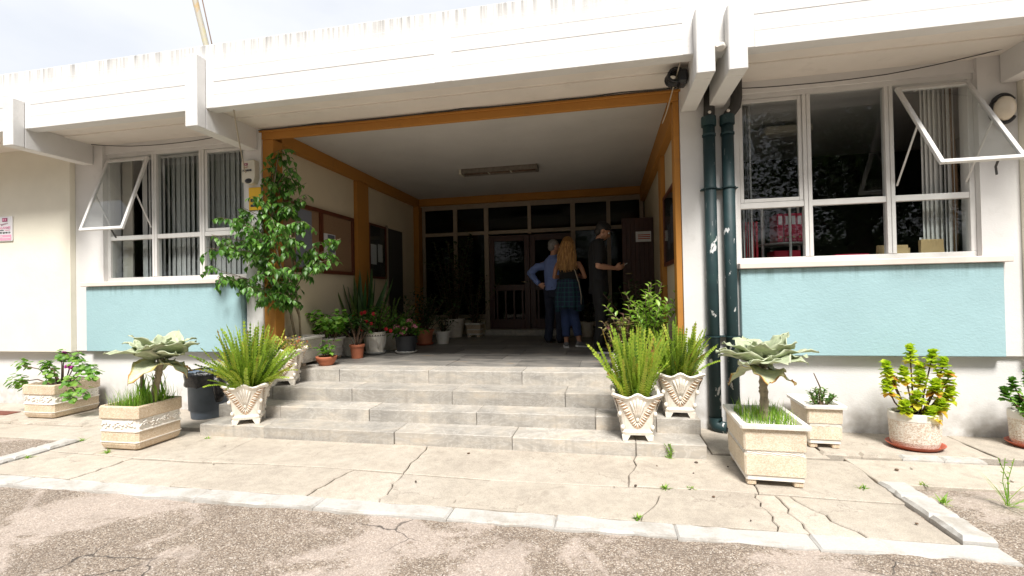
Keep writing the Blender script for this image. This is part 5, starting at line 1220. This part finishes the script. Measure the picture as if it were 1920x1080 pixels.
def lime_rosettes(t, tips, seed, sz=.05, mat='leaf_lime'):
    rnd = random.Random(seed); m = MB(); sm = MB()
    for tip in tips:
        tip = Vector(tip); b = V3(tip.x * .25, tip.y * .25, .24); mid = b.lerp(tip, .5) + V3(rnd.uniform(-.02, .02), 0, -.01); sm.tube([b, mid, tip], [.008, .006, .005], 6)
        for lay in range(6):
            for i in range(7):
                az = i * .9 + lay * .45 + rnd.uniform(-.35, .35); el = -.1 + lay * .24 + rnd.uniform(-.3, .3); c = tip.lerp(mid, max(0, (3.5 - lay) * .055)) + V3(rnd.uniform(-.008, .008), rnd.uniform(-.008, .008), (lay - 3.2) * .012)
                m.blade(c, dirv(az, el), V3(0, 0, 1), sz * rnd.uniform(.7, 1.2) * (1.05 - .08 * lay), sz * rnd.uniform(.7, .95), (.25, .7, 1, .85, .95, .45, .1), rnd.uniform(-.3, .9), .16, min(1, max(0, rnd.gauss(.40 - .04 * lay + (.4 if lay == 0 else 0), .16))), rnd.uniform(-.5, .5))
        for i in range(9): az = rnd.uniform(0, 6.28); m.blade(b.lerp(tip, rnd.uniform(.35, .95)), dirv(az, rnd.uniform(-.2, .7)), V3(0, 0, 1), sz * .7, sz * .5, (.25, .8, 1, .7, .1), .4, .15, rnd.uniform(.3, 1))
    sm.build('stems', 'stem_brown', t, smooth=True, local=True); m.build('foliage', mat, t, local=True, kind='stuff')
t = thing('oval_pot_lime', 'oval speckled pot of lime green rosettes on a red saucer', 'potted plant', (2.56, 4.62, .04)); oval_pot(t)
lime_rosettes(t, [(-.02, 0, .80), (.16, .02, .76), (.20, -.05, .70), (-.21, -.02, .66), (-.10, -.06, .62), (.03, -.05, .58), (-.22, -.04, .50), (.12, -.08, .52), (.25, -.02, .58), (.24, -.05, .45), (-.03, -.10, .42), (.15, -.09, .36), (-.16, .05, .58), (.08, .05, .64), (.06, -.12, .30), (-.12, -.1, .34), (.22, .0, .37)], 211, .070)
t = thing('oval_pot_green', 'oval speckled pot with small green plant at the right edge', 'potted plant', (3.54, 4.76, .04)); oval_pot(t)
lime_rosettes(t, [(-.26, -.05, .44), (-.20, -.04, .52), (-.12, 0, .36), (-.05, -.05, .45), (.05, 0, .55), (-.1, -.05, .58), (.15, 0, .5), (-.15, -.1, .32)], 212, .055, 'leaf_geranium')

# ------------------------------------------------------------------ weeds in the joints
wl_ = [('tuft of weed in the kerb joint below the right planter', .16, 2.985, .045, 20), ('weed rosette on the pavement right of the tall planter', 1.70, 3.66, .05, 20), ('weed at the corner of the raised kerb', 2.09, 3.50, .09, 16), ('tall thin weed by the right edge', 2.45, 3.52, .26, 22), ('weed growing at the foot of the left relief planter', -4.52, 3.52, .08, 18), ('weed in the front of the lowest step', .49, 4.085, .11, 8), ('grass tuft in the pavement seam near the steps', .385, 3.47, .05, 16), ('small weed tuft further along the pavement seam', .56, 3.49, .04, 12), ('weed beside the left kerb strip', -5.12, 3.30, .06, 18), ('weed at the upper end of the left kerb strip', -5.18, 3.80, .07, 14), ('tiny weed by the right corner of the lime pot', 2.15, 3.80, .05, 10), ('small weed in front of the left end of the steps', -3.93, 4.02, .05, 10), ('grass blades at the mouth of the downpipe', 1.20, 4.80, .2, 12)]
for k, (lab, x, y_, h, n) in enumerate(wl_):
    rnd = random.Random(700 + k); m = MB()
    for i in range(n):
        az = rnd.uniform(0, 6.28); el = rnd.uniform(.25, 1.4); m.blade((x + rnd.uniform(-.02, .02), y_ + rnd.uniform(-.012, .012), .0 if y_ > 2.97 else .005), dirv(az, el), V3(0, 0, 1), h * rnd.uniform(.5, 1.1), .009 if h < .2 else .006, (.5, 1, .8, .4, 0), rnd.uniform(.1, .9), .15, rnd.random())
    if h > .1:
        for q in range(3):
            P = [V3(x + rnd.uniform(-.01, .01), y_, 0), V3(x + rnd.uniform(-.03, .03), y_, h * .6), V3(x + rnd.uniform(-.05, .05), y_, h * 1.15)]; m.tube(P, .0025, 4)
            for i in range(7): c = along(P, .2 + .8 * i / 7); az = rnd.uniform(0, 6.28); m.blade(c, dirv(az, .5), V3(0, 0, 1), .03, .01, (.4, 1, .7, 0), .4, .1, rnd.random())
    tag(m.build('weed', 'grass'), lab, 'weed', 'weeds in the paving')


# ------------------------------------------------------------------ trees across the road (mirrored in the window glass)
def tree_proto(seed, h=9.0, cr=3.4):
    rnd = random.Random(seed); m = MB(); lv = MB()
    tp = [V3(0, 0, 0), V3(.1, .05, h * .2), V3(-.05, .1, h * .42), V3(.1, 0, h * .62), V3(0, 0, h * .85)]; m.tube(tp, [.46, .36, .30, .18, .05], 12); ends = []
    for i in range(20):
        a = along(tp, rnd.uniform(.3, .95)); az = i * 2.4; e = a + dirv(az, rnd.uniform(-.1, .9)) * cr * rnd.uniform(.6, 1.05); mid = a.lerp(e, .5) + V3(0, 0, .3); m.tube([a, mid, e], [.10, .06, .015], 6); ends += [mid, e, mid.lerp(e, .5)]
    for e in ends:
        for i in range(460):
            c = e + dirv(rnd.uniform(0, 6.28), rnd.uniform(-1.5, 1.5)) * (cr * .42 * rnd.random() ** .5); d = dirv(rnd.uniform(0, 6.28), rnd.uniform(-.9, .5)); sd = d.cross(V3(rnd.uniform(-.5, .5), rnd.uniform(-.5, .5), 1)).normalized(); L = .15 * rnd.uniform(.7, 1.3)
            lv.add([c, c + d * L * .5 + sd * L * .33, c + d * L, c + d * L * .5 - sd * L * .33], [(0, 1, 2, 3)], rnd.random())
    return m, lv
protos = []
for sd_ in (1, 2):
    m, lv = tree_proto(sd_); protos.append((m, lv, {}))
TREES = [('big thick-trunked tree across the road, mirrored in the right window', 8.1, -7.2, 0, 1.05), ('tree across the road just left of the thick-trunked one', 2.6, -9.5, 1, .95), ('rightmost tree across the road', 15.0, -9.0, 1, 1.0), ('tree across the road facing the porch', -3.6, -8.6, 0, .95), ('tree across the road opposite the left window', -9.6, -8.2, 1, 1.0), ('second tree from the left across the road', -17.5, -8.6, 0, 1.05), ('leftmost tree across the road', -23.0, -9.4, 1, 1.1)]
for k, (lab, x, y_, pi_, sc) in enumerate(TREES):
    t = thing('broadleaf_tree', lab, 'tree', (x, y_, -.04), k * 1.3, 'trees across the road', sc); m, lv, cache = protos[pi_]
    if not cache:
        a = m.build('trunk', 'bark_dark', t, smooth=True, local=True); b = lv.build('crown', 'tree_leaf', t, local=True, kind='stuff'); cache.update(a=a.data, b=b.data)
    else:
        link('trunk', cache['a'], t, True); link('crown', cache['b'], t, True, kind='stuff')
hd = thing('hedge', 'long dark clipped hedge across the road', 'hedge', (2, -14, -.04)); MB().box((-24, -.7, 0), (24, .7, 3.6), .3).build('core', 'leaf_dark', hd, local=True); m = MB(); rnd = random.Random(77)
for i in range(9000):
    x = rnd.uniform(-24, 24); f = rnd.random(); p = V3(x, .75 + rnd.uniform(-.1, .1), rnd.uniform(.1, 3.7)) if f < .65 else V3(x, rnd.uniform(-.8, .8), 3.6 + rnd.uniform(-.05, .25)); az = rnd.uniform(0, 6.28); m.blade(p, dirv(az, rnd.uniform(-.5, 1)), V3(0, 0, 1), .16, .10, (.3, 1, .8, 0), .4, .1, rnd.random())
m.build('foliage', 'tree_leaf', hd, local=True, kind='stuff')
# ------------------------------------------------------------------ people
def remesh(mb, name, mat, parent, voxel, smooth_it=6, wrinkle=0.0, wscale=9, label=None):
    me = mb.mesh('tmp'); o = bpy.data.objects.new('tmp', me); COL.objects.link(o)
    r = o.modifiers.new('r', 'REMESH'); r.mode = 'VOXEL'; r.voxel_size = voxel
    s_ = o.modifiers.new('s', 'SMOOTH'); s_.factor = .5; s_.iterations = smooth_it
    dg = bpy.context.evaluated_depsgraph_get(); out = bpy.data.meshes.new_from_object(o.evaluated_get(dg)); out.name = name
    bpy.data.objects.remove(o); bpy.data.meshes.remove(me)
    if wrinkle:
        n = len(out.vertices); co = np.empty(n * 3, 'f'); out.vertices.foreach_get('co', co); no = np.array([v.normal[:] for v in out.vertices]); co = co.reshape(-1, 3)
        d = np.array([noise.fractal(V3(p[0] * wscale, p[1] * wscale, p[2] * wscale * .7), 1, 2, 3) for p in co]); co = co + no * (d[:, None] * wrinkle); out.vertices.foreach_set('co', co.astype('f').ravel())
    out.polygons.foreach_set('use_smooth', [True] * len(out.polygons)); out.materials.clear(); out.materials.append(MAT[mat]); out.update()
    return link(name, out, parent, True, label=label)
def caps(m, pts, rad, n=14, flat=1.0):
    """closed tapered limb with rounded ends"""
    P = [Vector(p) for p in pts]; Rr = list(rad); d0 = (P[0] - P[1]).normalized(); d1 = (P[-1] - P[-2]).normalized(); Q = []; RR = []
    for k, (o, f) in enumerate(((.95, .3), (.6, .8))): Q.append(P[0] + d0 * Rr[0] * o); RR.append(Rr[0] * f)
    Q += P; RR += Rr
    for k, (o, f) in enumerate(((.6, .8), (.95, .3))): Q.append(P[-1] + d1 * Rr[-1] * o); RR.append(Rr[-1] * f)
    m.tube(Q, RR, n, True, flat=flat)
def ell_loft(m, rows, n=20):
    """rows: (cx, cy, z, rx, ry)"""
    m.loft([[(cx + rx * math.cos(2 * math.pi * k / n), cy + ry * math.sin(2 * math.pi * k / n), z) for k in range(n)] for cx, cy, z, rx, ry in rows], True)
def hand(m, wrist, d, palm_n, side, curl=.6, s_=1.0):
    """palm plus five fingers; d = pointing direction, palm_n = out of the palm, side = thumb side"""
    d = Vector(d).normalized(); pn = Vector(palm_n); pn = (pn - d * pn.dot(d)).normalized(); sd = Vector(side); sd = (sd - d * sd.dot(d) - pn * sd.dot(pn)).normalized(); w = Vector(wrist)
    Rm = Matrix((d, sd, pn)).transposed(); m.ball(w + d * .045 * s_, (.052 * s_, .041 * s_, .017 * s_), 12, 8, Rm)
    for i, (o, L) in enumerate(((.030, .068), (.010, .078), (-.011, .072), (-.030, .056))):
        p = w + d * .082 * s_ + sd * o * s_; q = d; P = [p - d * .02 * s_]
        for k in range(3): P.append(p.copy()); q = Quaternion(sd, curl * (.45 + .3 * k) * (1 if True else 0)) @ q if False else (q * math.cos(curl * .55) + pn * math.sin(curl * .55)).normalized(); p = p + q * L * s_ / 3; pn_ = pn
        P.append(p); caps(m, P, [.0098 * s_, .0095 * s_, .009 * s_, .0085 * s_, .0075 * s_][:len(P)], 8)
    b = w + d * .025 * s_ + sd * .032 * s_; td = (d * .7 + sd * .65 + pn * .3).normalized(); caps(m, [b - td * .01, b + td * .03 * s_, b + td * .03 * s_ + (d * .85 + sd * .15 + pn * .35).normalized() * .034 * s_], [.013 * s_, .0115 * s_, .009 * s_], 8)
def head(m, c, Rm, s_=1.0):
    """skull, jaw, nose, brow, ears; face towards local +Y of Rm"""
    f = lambda x, y_, z: Vector(c) + Rm @ (V3(x, y_, z) * s_)
    m.ball(f(0, -.012, .025), (.074 * s_, .094 * s_, .088 * s_), 20, 14, Rm); m.ball(f(0, .022, -.035), (.060 * s_, .070 * s_, .078 * s_), 18, 12, Rm); m.ball(f(0, .055, -.085), (.030 * s_, .026 * s_, .022 * s_), 12, 8, Rm)
    caps(m, [f(0, .082, .012), f(0, .100, -.022), f(0, .104, -.030)], [.008 * s_, .012 * s_, .013 * s_], 8); m.ball(f(0, .075, .030), (.052 * s_, .018 * s_, .012 * s_), 12, 8, Rm)
    m.ball(f(0, .083, -.060), (.024 * s_, .011 * s_, .010 * s_), 10, 6, Rm)
    for sx in (-1, 1): m.ball(f(sx * .077, -.008, -.008), (.010 * s_, .019 * s_, .032 * s_), 10, 8, Rm); m.ball(f(sx * .045, .060, -.025), (.020 * s_, .018 * s_, .020 * s_), 10, 8, Rm)
def face_bits(t, c, Rm, s_=1.0, hair='hair_dark'):
    f = lambda x, y_, z: Vector(c) + Rm @ (V3(x, y_, z) * s_)
    for sx in (-1, 1):
        MB().ball(f(sx * .031, .078, .004), .0125 * s_, 10, 8).build('eye', 'eye_white', t, smooth=True, local=True); MB().ball(f(sx * .031, .0885, .004), (.006 * s_, .004 * s_, .006 * s_), 8, 6, Rm).build('iris', 'hair_dark', t, smooth=True, local=True)
        MB().tube([f(sx * .014, .092, .024), f(sx * .032, .092, .029), f(sx * .05, .082, .022)], .0042 * s_, 6).build('eyebrow', hair, t, local=True)
    MB().ball(f(0, .093, -.060), (.020 * s_, .005 * s_, .0055 * s_), 10, 6, Rm).build('mouth', 'lip', t, smooth=True, local=True)
def shoe(m, ankle, d, L=.265, h=.075, w=.046, z0=0.0, roll=0.0):
    d = Vector(d).normalized(); side = d.cross(V3(0, 0, 1)).normalized(); up = side.cross(d); a = Vector(ankle); heel = V3(a.x, a.y, z0 if roll == 0 else a.z - .085) - d * .055
    rings = []
    for s_, ww, hh in ((0, .55, .75), (.06, .85, 1.0), (.22, .95, 1.05), (.42, .95, .85), (.65, 1.08, .62), (.85, .95, .5), (.97, .55, .34), (1.0, .2, .2)):
        c = heel + d * L * s_; H = h * hh; W = w * ww; rings.append([c + side * (W * math.cos(q)) + up * (H / 2 + H / 2 * math.sin(q)) for q in [2 * math.pi * k / 14 for k in range(14)]])
    m.loft(rings, True); return heel, side, up
def sole(t, ankle, d, L, w, mat, z0=0.0, zoff=0.0):
    d = Vector(d).normalized(); side = d.cross(V3(0, 0, 1)).normalized(); up = side.cross(d); heel = V3(ankle[0], ankle[1], z0) - d * .060 + up * zoff; m = MB(); rings = []
    out = [(s_, ww) for s_, ww in ((0, .6), (.06, .9), (.25, 1.0), (.45, 1.0), (.68, 1.12), (.87, 1.0), (.98, .6), (1.01, .25))]
    ring = [heel + d * (L + .01) * s_ + side * w * ww for s_, ww in out] + [heel + d * (L + .01) * s_ - side * w * ww for s_, ww in reversed(out)]
    m.loft([[p for p in ring], [p + up * .024 for p in ring]], True); m.build('shoe_sole', mat, t, local=True)

def legs(m, hips, knees, ankles, k=1.0):
    for h, q, a in zip(hips, knees, ankles):
        h, q, a = Vector(h), Vector(q), Vector(a); caps(m, [h, h.lerp(q, .35), h.lerp(q, .75), q, q.lerp(a, .28) + V3(0, -.012, 0), q.lerp(a, .65), a], [.086 * k, .080 * k, .062 * k, .054 * k, .056 * k, .043 * k, .036 * k])
# --- man in black, seen in profile, looking down at the phone in his hands (local: faces +Y)
t = thing('person', 'man in black polo, trousers and cap looking down at his hands', 'person', (-.10, 6.78, ZP), R_(-84), None, 1.035)
HC = V3(0, .075, 1.652); HR = Matrix.Rotation(R_(-24), 3, 'X')
hips = [V3(.09, 0, .93), V3(-.09, 0, .93)]; knees = [V3(.10, .02, .50), V3(-.10, .035, .50)]; ank = [V3(.105, -.02, .085), V3(-.105, .03, .085)]
SH = [V3(.185, 0, 1.455), V3(-.185, 0, 1.455)]; EL = [V3(.235, -.02, 1.17), V3(-.225, .02, 1.17)]; WR = [V3(.10, .215, 1.14), V3(-.10, .235, 1.155)]
b = MB(); ell_loft(b, [(0, 0, .86, .12, .10), (0, 0, .95, .155, .112), (0, .0, 1.08, .135, .098), (0, 0, 1.25, .152, .108), (0, 0, 1.38, .165, .105), (0, -.005, 1.46, .14, .08), (0, 0, 1.51, .075, .06)])
caps(b, [V3(0, .0, 1.47), V3(0, .02, 1.53), V3(0, .045, 1.58)], [.060, .056, .055]); head(b, HC, HR); legs(b, hips, knees, ank)
for s_, e, w in zip(SH, EL, WR): caps(b, [s_ * .96, s_.lerp(e, .5), e], [.054, .046, .039]); caps(b, [e, e.lerp(w, .35), w], [.040, .040, .027])
hand(b, WR[0], V3(-.18, .9, .12), V3(-.75, .1, .5), V3(.0, .1, 1), .75, 1.05); hand(b, WR[1], V3(.2, .9, .1), V3(.75, .1, .5), V3(0, .1, 1), .75, 1.05)
for a in ank: caps(b, [a, a + V3(0, .06, -.05)], [.036, .03])
remesh(b, 'body', 'skin_fair', t, .0085, 4); face_bits(t, HC, HR)
c = MB(); ell_loft(c, [(0, 0, .80, .185, .135), (0, 0, .88, .182, .135), (0, .0, 1.02, .165, .125), (0, 0, 1.22, .175, .128), (0, 0, 1.37, .20, .132), (0, -.005, 1.46, .185, .108), (0, 0, 1.525, .095, .08)])
for s_, e in zip(SH, EL): caps(c, [V3(s_.x * .93, s_.y, s_.z + .004), s_.lerp(e, .4), s_.lerp(e, .72)], [.086, .078, .072])
remesh(c, 'polo_shirt', 'cloth_charcoal', t, .010, 3, .010, 7); MB().tube([V3(.072 * math.cos(a), .01 + .066 * math.sin(a), 1.525 + .018 * math.sin(a)) for a in [2 * math.pi * i / 20 for i in range(21)]], .013, 8).build('collar', 'cloth_black', t, smooth=True, local=True)
c = MB(); ell_loft(c, [(0, 0, .80, .13, .11), (0, 0, .90, .168, .122), (0, 0, 1.0, .158, .118)])
for h, q, a in zip(hips, knees, ank): caps(c, [h, h.lerp(q, .5), q, q.lerp(a, .5), a + V3(0, -.005, .02)], [.106, .093, .080, .074, .070])
remesh(c, 'trousers', 'cloth_black', t, .010, 3, .010, 8)
c = MB(); [shoe(c, a, V3(.08 * sg, 1, 0), .285, .085, .047, .02) for a, sg in zip(ank, (1, -1))]; remesh(c, 'shoes', 'shoe_black', t, .008, 3); [sole(t, a, V3(.08 * sg, 1, 0), .285, .048, 'rubber_white') for a, sg in zip(ank, (1, -1))]
c = MB(); fH = lambda x, y_, z: HC + HR @ V3(x, y_, z); c.ball(fH(0, -.020, .040), (.081, .098, .082), 20, 12, HR); c.ball(fH(0, -.055, -.01), (.070, .062, .075), 16, 10, HR)
remesh(c, 'hair', 'hair_dark', t, .008, 3, .004, 40)
c = MB(); c.ball(fH(0, -.012, .066), (.084, .102, .070), 20, 12, HR); c.loft([[fH(x * k_, .06 + .10 * (1 - (x / .075) ** 2) * 1.0 * (1 if e else 0) , .050 - .10 * (x ** 2) * 8 + o) for x, k_, e in ((-.075, 1, 0), (-.06, 1, 1), (-.03, 1, 1), (0, 1, 1), (.03, 1, 1), (.06, 1, 1), (.075, 1, 0), (.04, 1, 0), (0, 1, 0), (-.04, 1, 0))] for o in (0, .010)], True); remesh(c, 'cap', 'cloth_black', t, .007, 3)
ph = thing('phone', 'white phone held by the man in black', 'phone', WM[t] @ V3(.0, .33, 1.17), R_(-84)); M = Matrix.Rotation(R_(35), 3, 'X'); q = MB().box((-.036, -.075, -.004), (.036, .075, .004), .003); q.v = [tuple(M @ Vector(p)) for p in q.v]; q.build('handset', 'white_plastic', ph, local=True)

# --- woman from behind: long fair hair, black vest, checked shirt round the waist, rolled jeans
t = thing('person', 'woman with long fair hair and checked shirt tied round her waist', 'person', (-.57, 7.36, ZP), R_(-6)); HC = V3(0, .03, 1.60); HR = Matrix.Rotation(R_(-8), 3, 'X')
hips = [V3(.085, 0, .87), V3(-.085, 0, .87)]; knees = [V3(.075, .05, .47), V3(-.06, .03, .47)]; ank = [V3(.155, -.02, .095), V3(-.045, -.03, .08)]
SH = [V3(.165, 0, 1.355), V3(-.165, 0, 1.355)]; EL = [V3(.255, .03, 1.09), V3(-.235, .05, 1.10)]; WR = [V3(.14, .23, 1.10), V3(-.10, .25, 1.12)]
b = MB(); ell_loft(b, [(0, 0, .80, .12, .10), (0, 0, .88, .165, .115), (0, 0, 1.02, .125, .09), (0, 0, 1.18, .135, .098), (0, 0, 1.30, .148, .095), (0, -.005, 1.37, .12, .07), (0, 0, 1.42, .06, .05)])
caps(b, [V3(0, 0, 1.39), V3(0, .01, 1.47), V3(0, .02, 1.52)], [.047, .044, .044]); head(b, HC, HR, .96); legs(b, hips, knees, ank, .92)
for s_, e, w in zip(SH, EL, WR): caps(b, [s_ * .96, s_.lerp(e, .5), e], [.043, .037, .031]); caps(b, [e, e.lerp(w, .35), w], [.032, .032, .022])
hand(b, WR[0], V3(-.4, .8, .1), V3(-.6, -.2, .4), V3(0, .2, 1), .7, .92); hand(b, WR[1], V3(.4, .8, .1), V3(.6, -.2, .4), V3(0, .2, 1), .7, .92)
for a in ank: caps(b, [a, a + V3(0, .06, -.05)], [.034, .028])
remesh(b, 'body', 'skin_tan', t, .0085, 4); face_bits(t, HC, HR, .96, 'hair_blond')
c = MB(); ell_loft(c, [(0, 0, .92, .165, .125), (0, 0, 1.02, .140, .105), (0, 0, 1.18, .148, .112), (0, 0, 1.27, .155, .108), (0, 0, 1.31, .13, .095)])
for sx in (-1, 1): caps(c, [V3(sx * .09, -.07, 1.28), V3(sx * .10, -.01, 1.395), V3(sx * .09, .06, 1.30)], [.017, .015, .017], 8)
remesh(c, 'vest_top', 'cloth_black', t, .010, 5, .008, 8)
c = MB(); rings = []; n = 60
for j, (z, rx, ry, am) in enumerate(((1.06, .150, .118, .0), (1.02, .170, .135, .004), (.98, .175, .142, .006), (.94, .182, .15, .008), (.86, .195, .165, .012), (.76, .205, .175, .018), (.66, .205, .178, .024), (.585, .200, .176, .028))):
    rings.append([((rx + am * math.sin(k * .9 + j * .2) + am * .6 * noise.noise(V3(k * .35, j * .4, 5))) * math.cos(2 * math.pi * k / n), (ry + am * math.sin(k * .9 + j * .2)) * math.sin(2 * math.pi * k / n) - .008, z + (.025 * math.sin(k * .31) if j == 7 else 0)) for k in range(n)])
c.loft(rings, False); o = c.build('tied_shirt', 'plaid', t, smooth=True, local=True); so = o.modifiers.new('thickness', 'SOLIDIFY'); so.thickness = .008
MB().tube([V3(.160 * math.cos(a), .128 * math.sin(a), 1.035 + .012 * math.sin(3 * a)) for a in [2 * math.pi * i / 28 for i in range(29)]], .026, 10).build('knotted_sleeves', 'plaid', t, smooth=True, local=True)
c = MB(); ell_loft(c, [(0, 0, .78, .13, .11), (0, 0, .88, .172, .122), (0, 0, .98, .15, .11)])
for h, q, a in zip(hips, knees, ank): caps(c, [h, h.lerp(q, .5), q, q.lerp(a, .45), q.lerp(a, .66)], [.100, .088, .073, .070, .062])
remesh(c, 'jeans', 'denim_blue', t, .009, 3, .008, 9)
for q, a in zip(knees, ank): p0, p1 = q.lerp(a, .66), q.lerp(a, .76); MB().tube([p0, p1], [.062, .061], 16).build('rolled_cuff', 'denim_blue', t, smooth=True, local=True)
c = MB(); shoe(c, ank[1], V3(-.25, 1, 0), .245, .075, .042, .018); shoe(c, ank[0], V3(.75, .75, -.12), .245, .075, .042, .03); remesh(c, 'canvas_shoes', 'shoe_grey', t, .008, 3); sole(t, ank[1], V3(-.25, 1, 0), .245, .043, 'rubber_white'); sole(t, ank[0], V3(.75, .75, -.12), .245, .043, 'rubber_white', .012)
rnd = random.Random(55); c = MB(); fH = lambda x, y_, z: HC + HR @ (V3(x, y_, z) * .96); c.ball(fH(0, -.018, .036), (.086, .102, .092), 20, 12, HR)
ell_loft(c, [(0, -.125, 1.20, .115, .016), (0, -.12, 1.28, .13, .03), (0, -.10, 1.38, .125, .045), (0, -.06, 1.50, .102, .07), (0, -.03, 1.60, .085, .09)]); remesh(c, 'hair', 'hair_blond', t, .009, 3, .007, 22); c = MB()
for i in range(190):
    az = rnd.uniform(math.pi * .98, math.pi * 2.02); el = rnd.uniform(.0, 1.3); p = HC + HR @ (V3(.088 * math.cos(az) * math.cos(el), .104 * math.sin(az) * math.cos(el) - .018, .036 + .094 * math.sin(el))); xe = rnd.uniform(-.135, .135) * .5 + math.cos(az) * .085; ze = rnd.uniform(1.15, 1.27) + .25 * abs(xe); P = []
    ph_ = rnd.uniform(0, 6.3)
    for k in range(9): s_ = k / 8; z = p.z + (ze - p.z) * s_; w_ = min(1, max(0, (1.52 - z) / .25)); y_ = (p.y) * (1 - s_) ** 1.5 + (-.135 - .025 * math.cos(xe * 9)) * (1 - (1 - s_) ** 1.5); P.append(V3(p.x + (xe * 1.12 - p.x) * s_ ** .7 + .011 * w_ * math.sin(9 * s_ + ph_), y_ - .012 + .010 * w_ * math.cos(8 * s_ + ph_), z))
    c.tube(P, [.005, .006, .007, .007, .007, .006, .0055, .004, .002], 5)
c.build('hair_strands', 'hair_blond', t, smooth=True, local=True)
MB().tube([V3(.06, -.13, 1.33), V3(.13, -.135, 1.18), V3(.185, -.14, 1.0), V3(.215, -.12, .80), V3(.20, -.08, .62)], .007, 6).build('bag_strap', 'cable_pale', t, smooth=True, local=True)

# --- older man behind her, hand on hip
t = thing('person', 'grey-haired man in blue shirt with his hand on his hip', 'person', (-.86, 7.90, ZP), R_(-28)); HC = V3(0, .04, 1.635); HR = Matrix.Rotation(R_(-25), 3, 'Z') @ Matrix.Rotation(R_(-10), 3, 'X')
hips = [V3(.09, 0, .90), V3(-.09, 0, .90)]; knees = [V3(.10, .03, .49), V3(-.10, .02, .49)]; ank = [V3(.11, 0, .085), V3(-.11, -.02, .085)]
SH = [V3(.18, 0, 1.405), V3(-.18, 0, 1.405)]; EL = [V3(.25, .03, 1.13), V3(-.42, -.10, 1.20)]; WR = [V3(.16, .24, 1.12), V3(-.245, -.075, 1.00)]
b = MB(); ell_loft(b, [(0, 0, .84, .12, .10), (0, 0, .93, .16, .118), (0, .01, 1.06, .15, .12), (0, 0, 1.22, .152, .112), (0, 0, 1.34, .16, .105), (0, -.005, 1.42, .13, .078), (0, 0, 1.47, .072, .06)])
caps(b, [V3(0, 0, 1.43), V3(0, .015, 1.51), V3(0, .025, 1.56)], [.057, .053, .053]); head(b, HC, HR); legs(b, hips, knees, ank)
for s_, e, w in zip(SH, EL, WR): caps(b, [s_ * .96, s_.lerp(e, .5), e], [.052, .045, .038]); caps(b, [e, e.lerp(w, .35), w], [.039, .038, .027])
hand(b, WR[1], V3(.75, .15, -.45), V3(.1, .9, .1), V3(.3, .2, .9), .55, 1.05); hand(b, WR[0], V3(-.3, .9, .1), V3(-.7, -.1, .3), V3(0, .1, 1), .7, 1.05)
for a in ank: caps(b, [a, a + V3(0, .06, -.05)], [.036, .03])
remesh(b, 'body', 'skin_fair', t, .0085, 4); face_bits(t, HC, HR, 1.0, 'hair_grey')
c = MB(); ell_loft(c, [(0, 0, .90, .172, .135), (0, .01, .98, .175, .142), (0, .01, 1.08, .172, .14), (0, 0, 1.22, .175, .132), (0, 0, 1.34, .182, .122), (0, -.005, 1.415, .158, .096), (0, 0, 1.47, .083, .07)])
for s_, e, w in zip(SH, EL, WR): caps(c, [s_ * .94, s_.lerp(e, .5), e], [.078, .066, .057]); caps(c, [e, e.lerp(w, .5), e.lerp(w, .88)], [.057, .053, .046])
remesh(c, 'shirt', 'shirt_blue', t, .010, 3, .012, 9); MB().tube([V3(.070 * math.cos(a), .005 + .064 * math.sin(a), 1.485 + .015 * math.sin(a)) for a in [2 * math.pi * i / 20 for i in range(21)]], .012, 8).build('collar', 'shirt_blue', t, smooth=True, local=True)
MB().tube([EL[1].lerp(WR[1], .84), EL[1].lerp(WR[1], .93)], [.044, .043], 14).build('cuff', 'shirt_blue', t, smooth=True, local=True)
c = MB(); ell_loft(c, [(0, 0, .78, .13, .11), (0, 0, .88, .168, .125), (0, 0, .97, .166, .13)])
for h, q, a in zip(hips, knees, ank): caps(c, [h, h.lerp(q, .5), q, q.lerp(a, .5), a + V3(0, -.005, .01)], [.105, .092, .079, .073, .069])
remesh(c, 'jeans', 'denim_dark', t, .010, 3, .010, 8)
c = MB(); [shoe(c, a, V3(.1 * sg, 1, 0), .28, .085, .047, .015) for a, sg in zip(ank, (1, -1))]; remesh(c, 'shoes', 'shoe_black', t, .008, 3)
c = MB(); fH = lambda x, y_, z: HC + HR @ V3(x, y_, z); c.ball(fH(0, -.026, .036), (.080, .094, .082), 20, 12, HR); c.ball(fH(0, -.055, -.02), (.072, .055, .070), 16, 10, HR); remesh(c, 'hair', 'hair_grey', t, .008, 3, .006, 40)
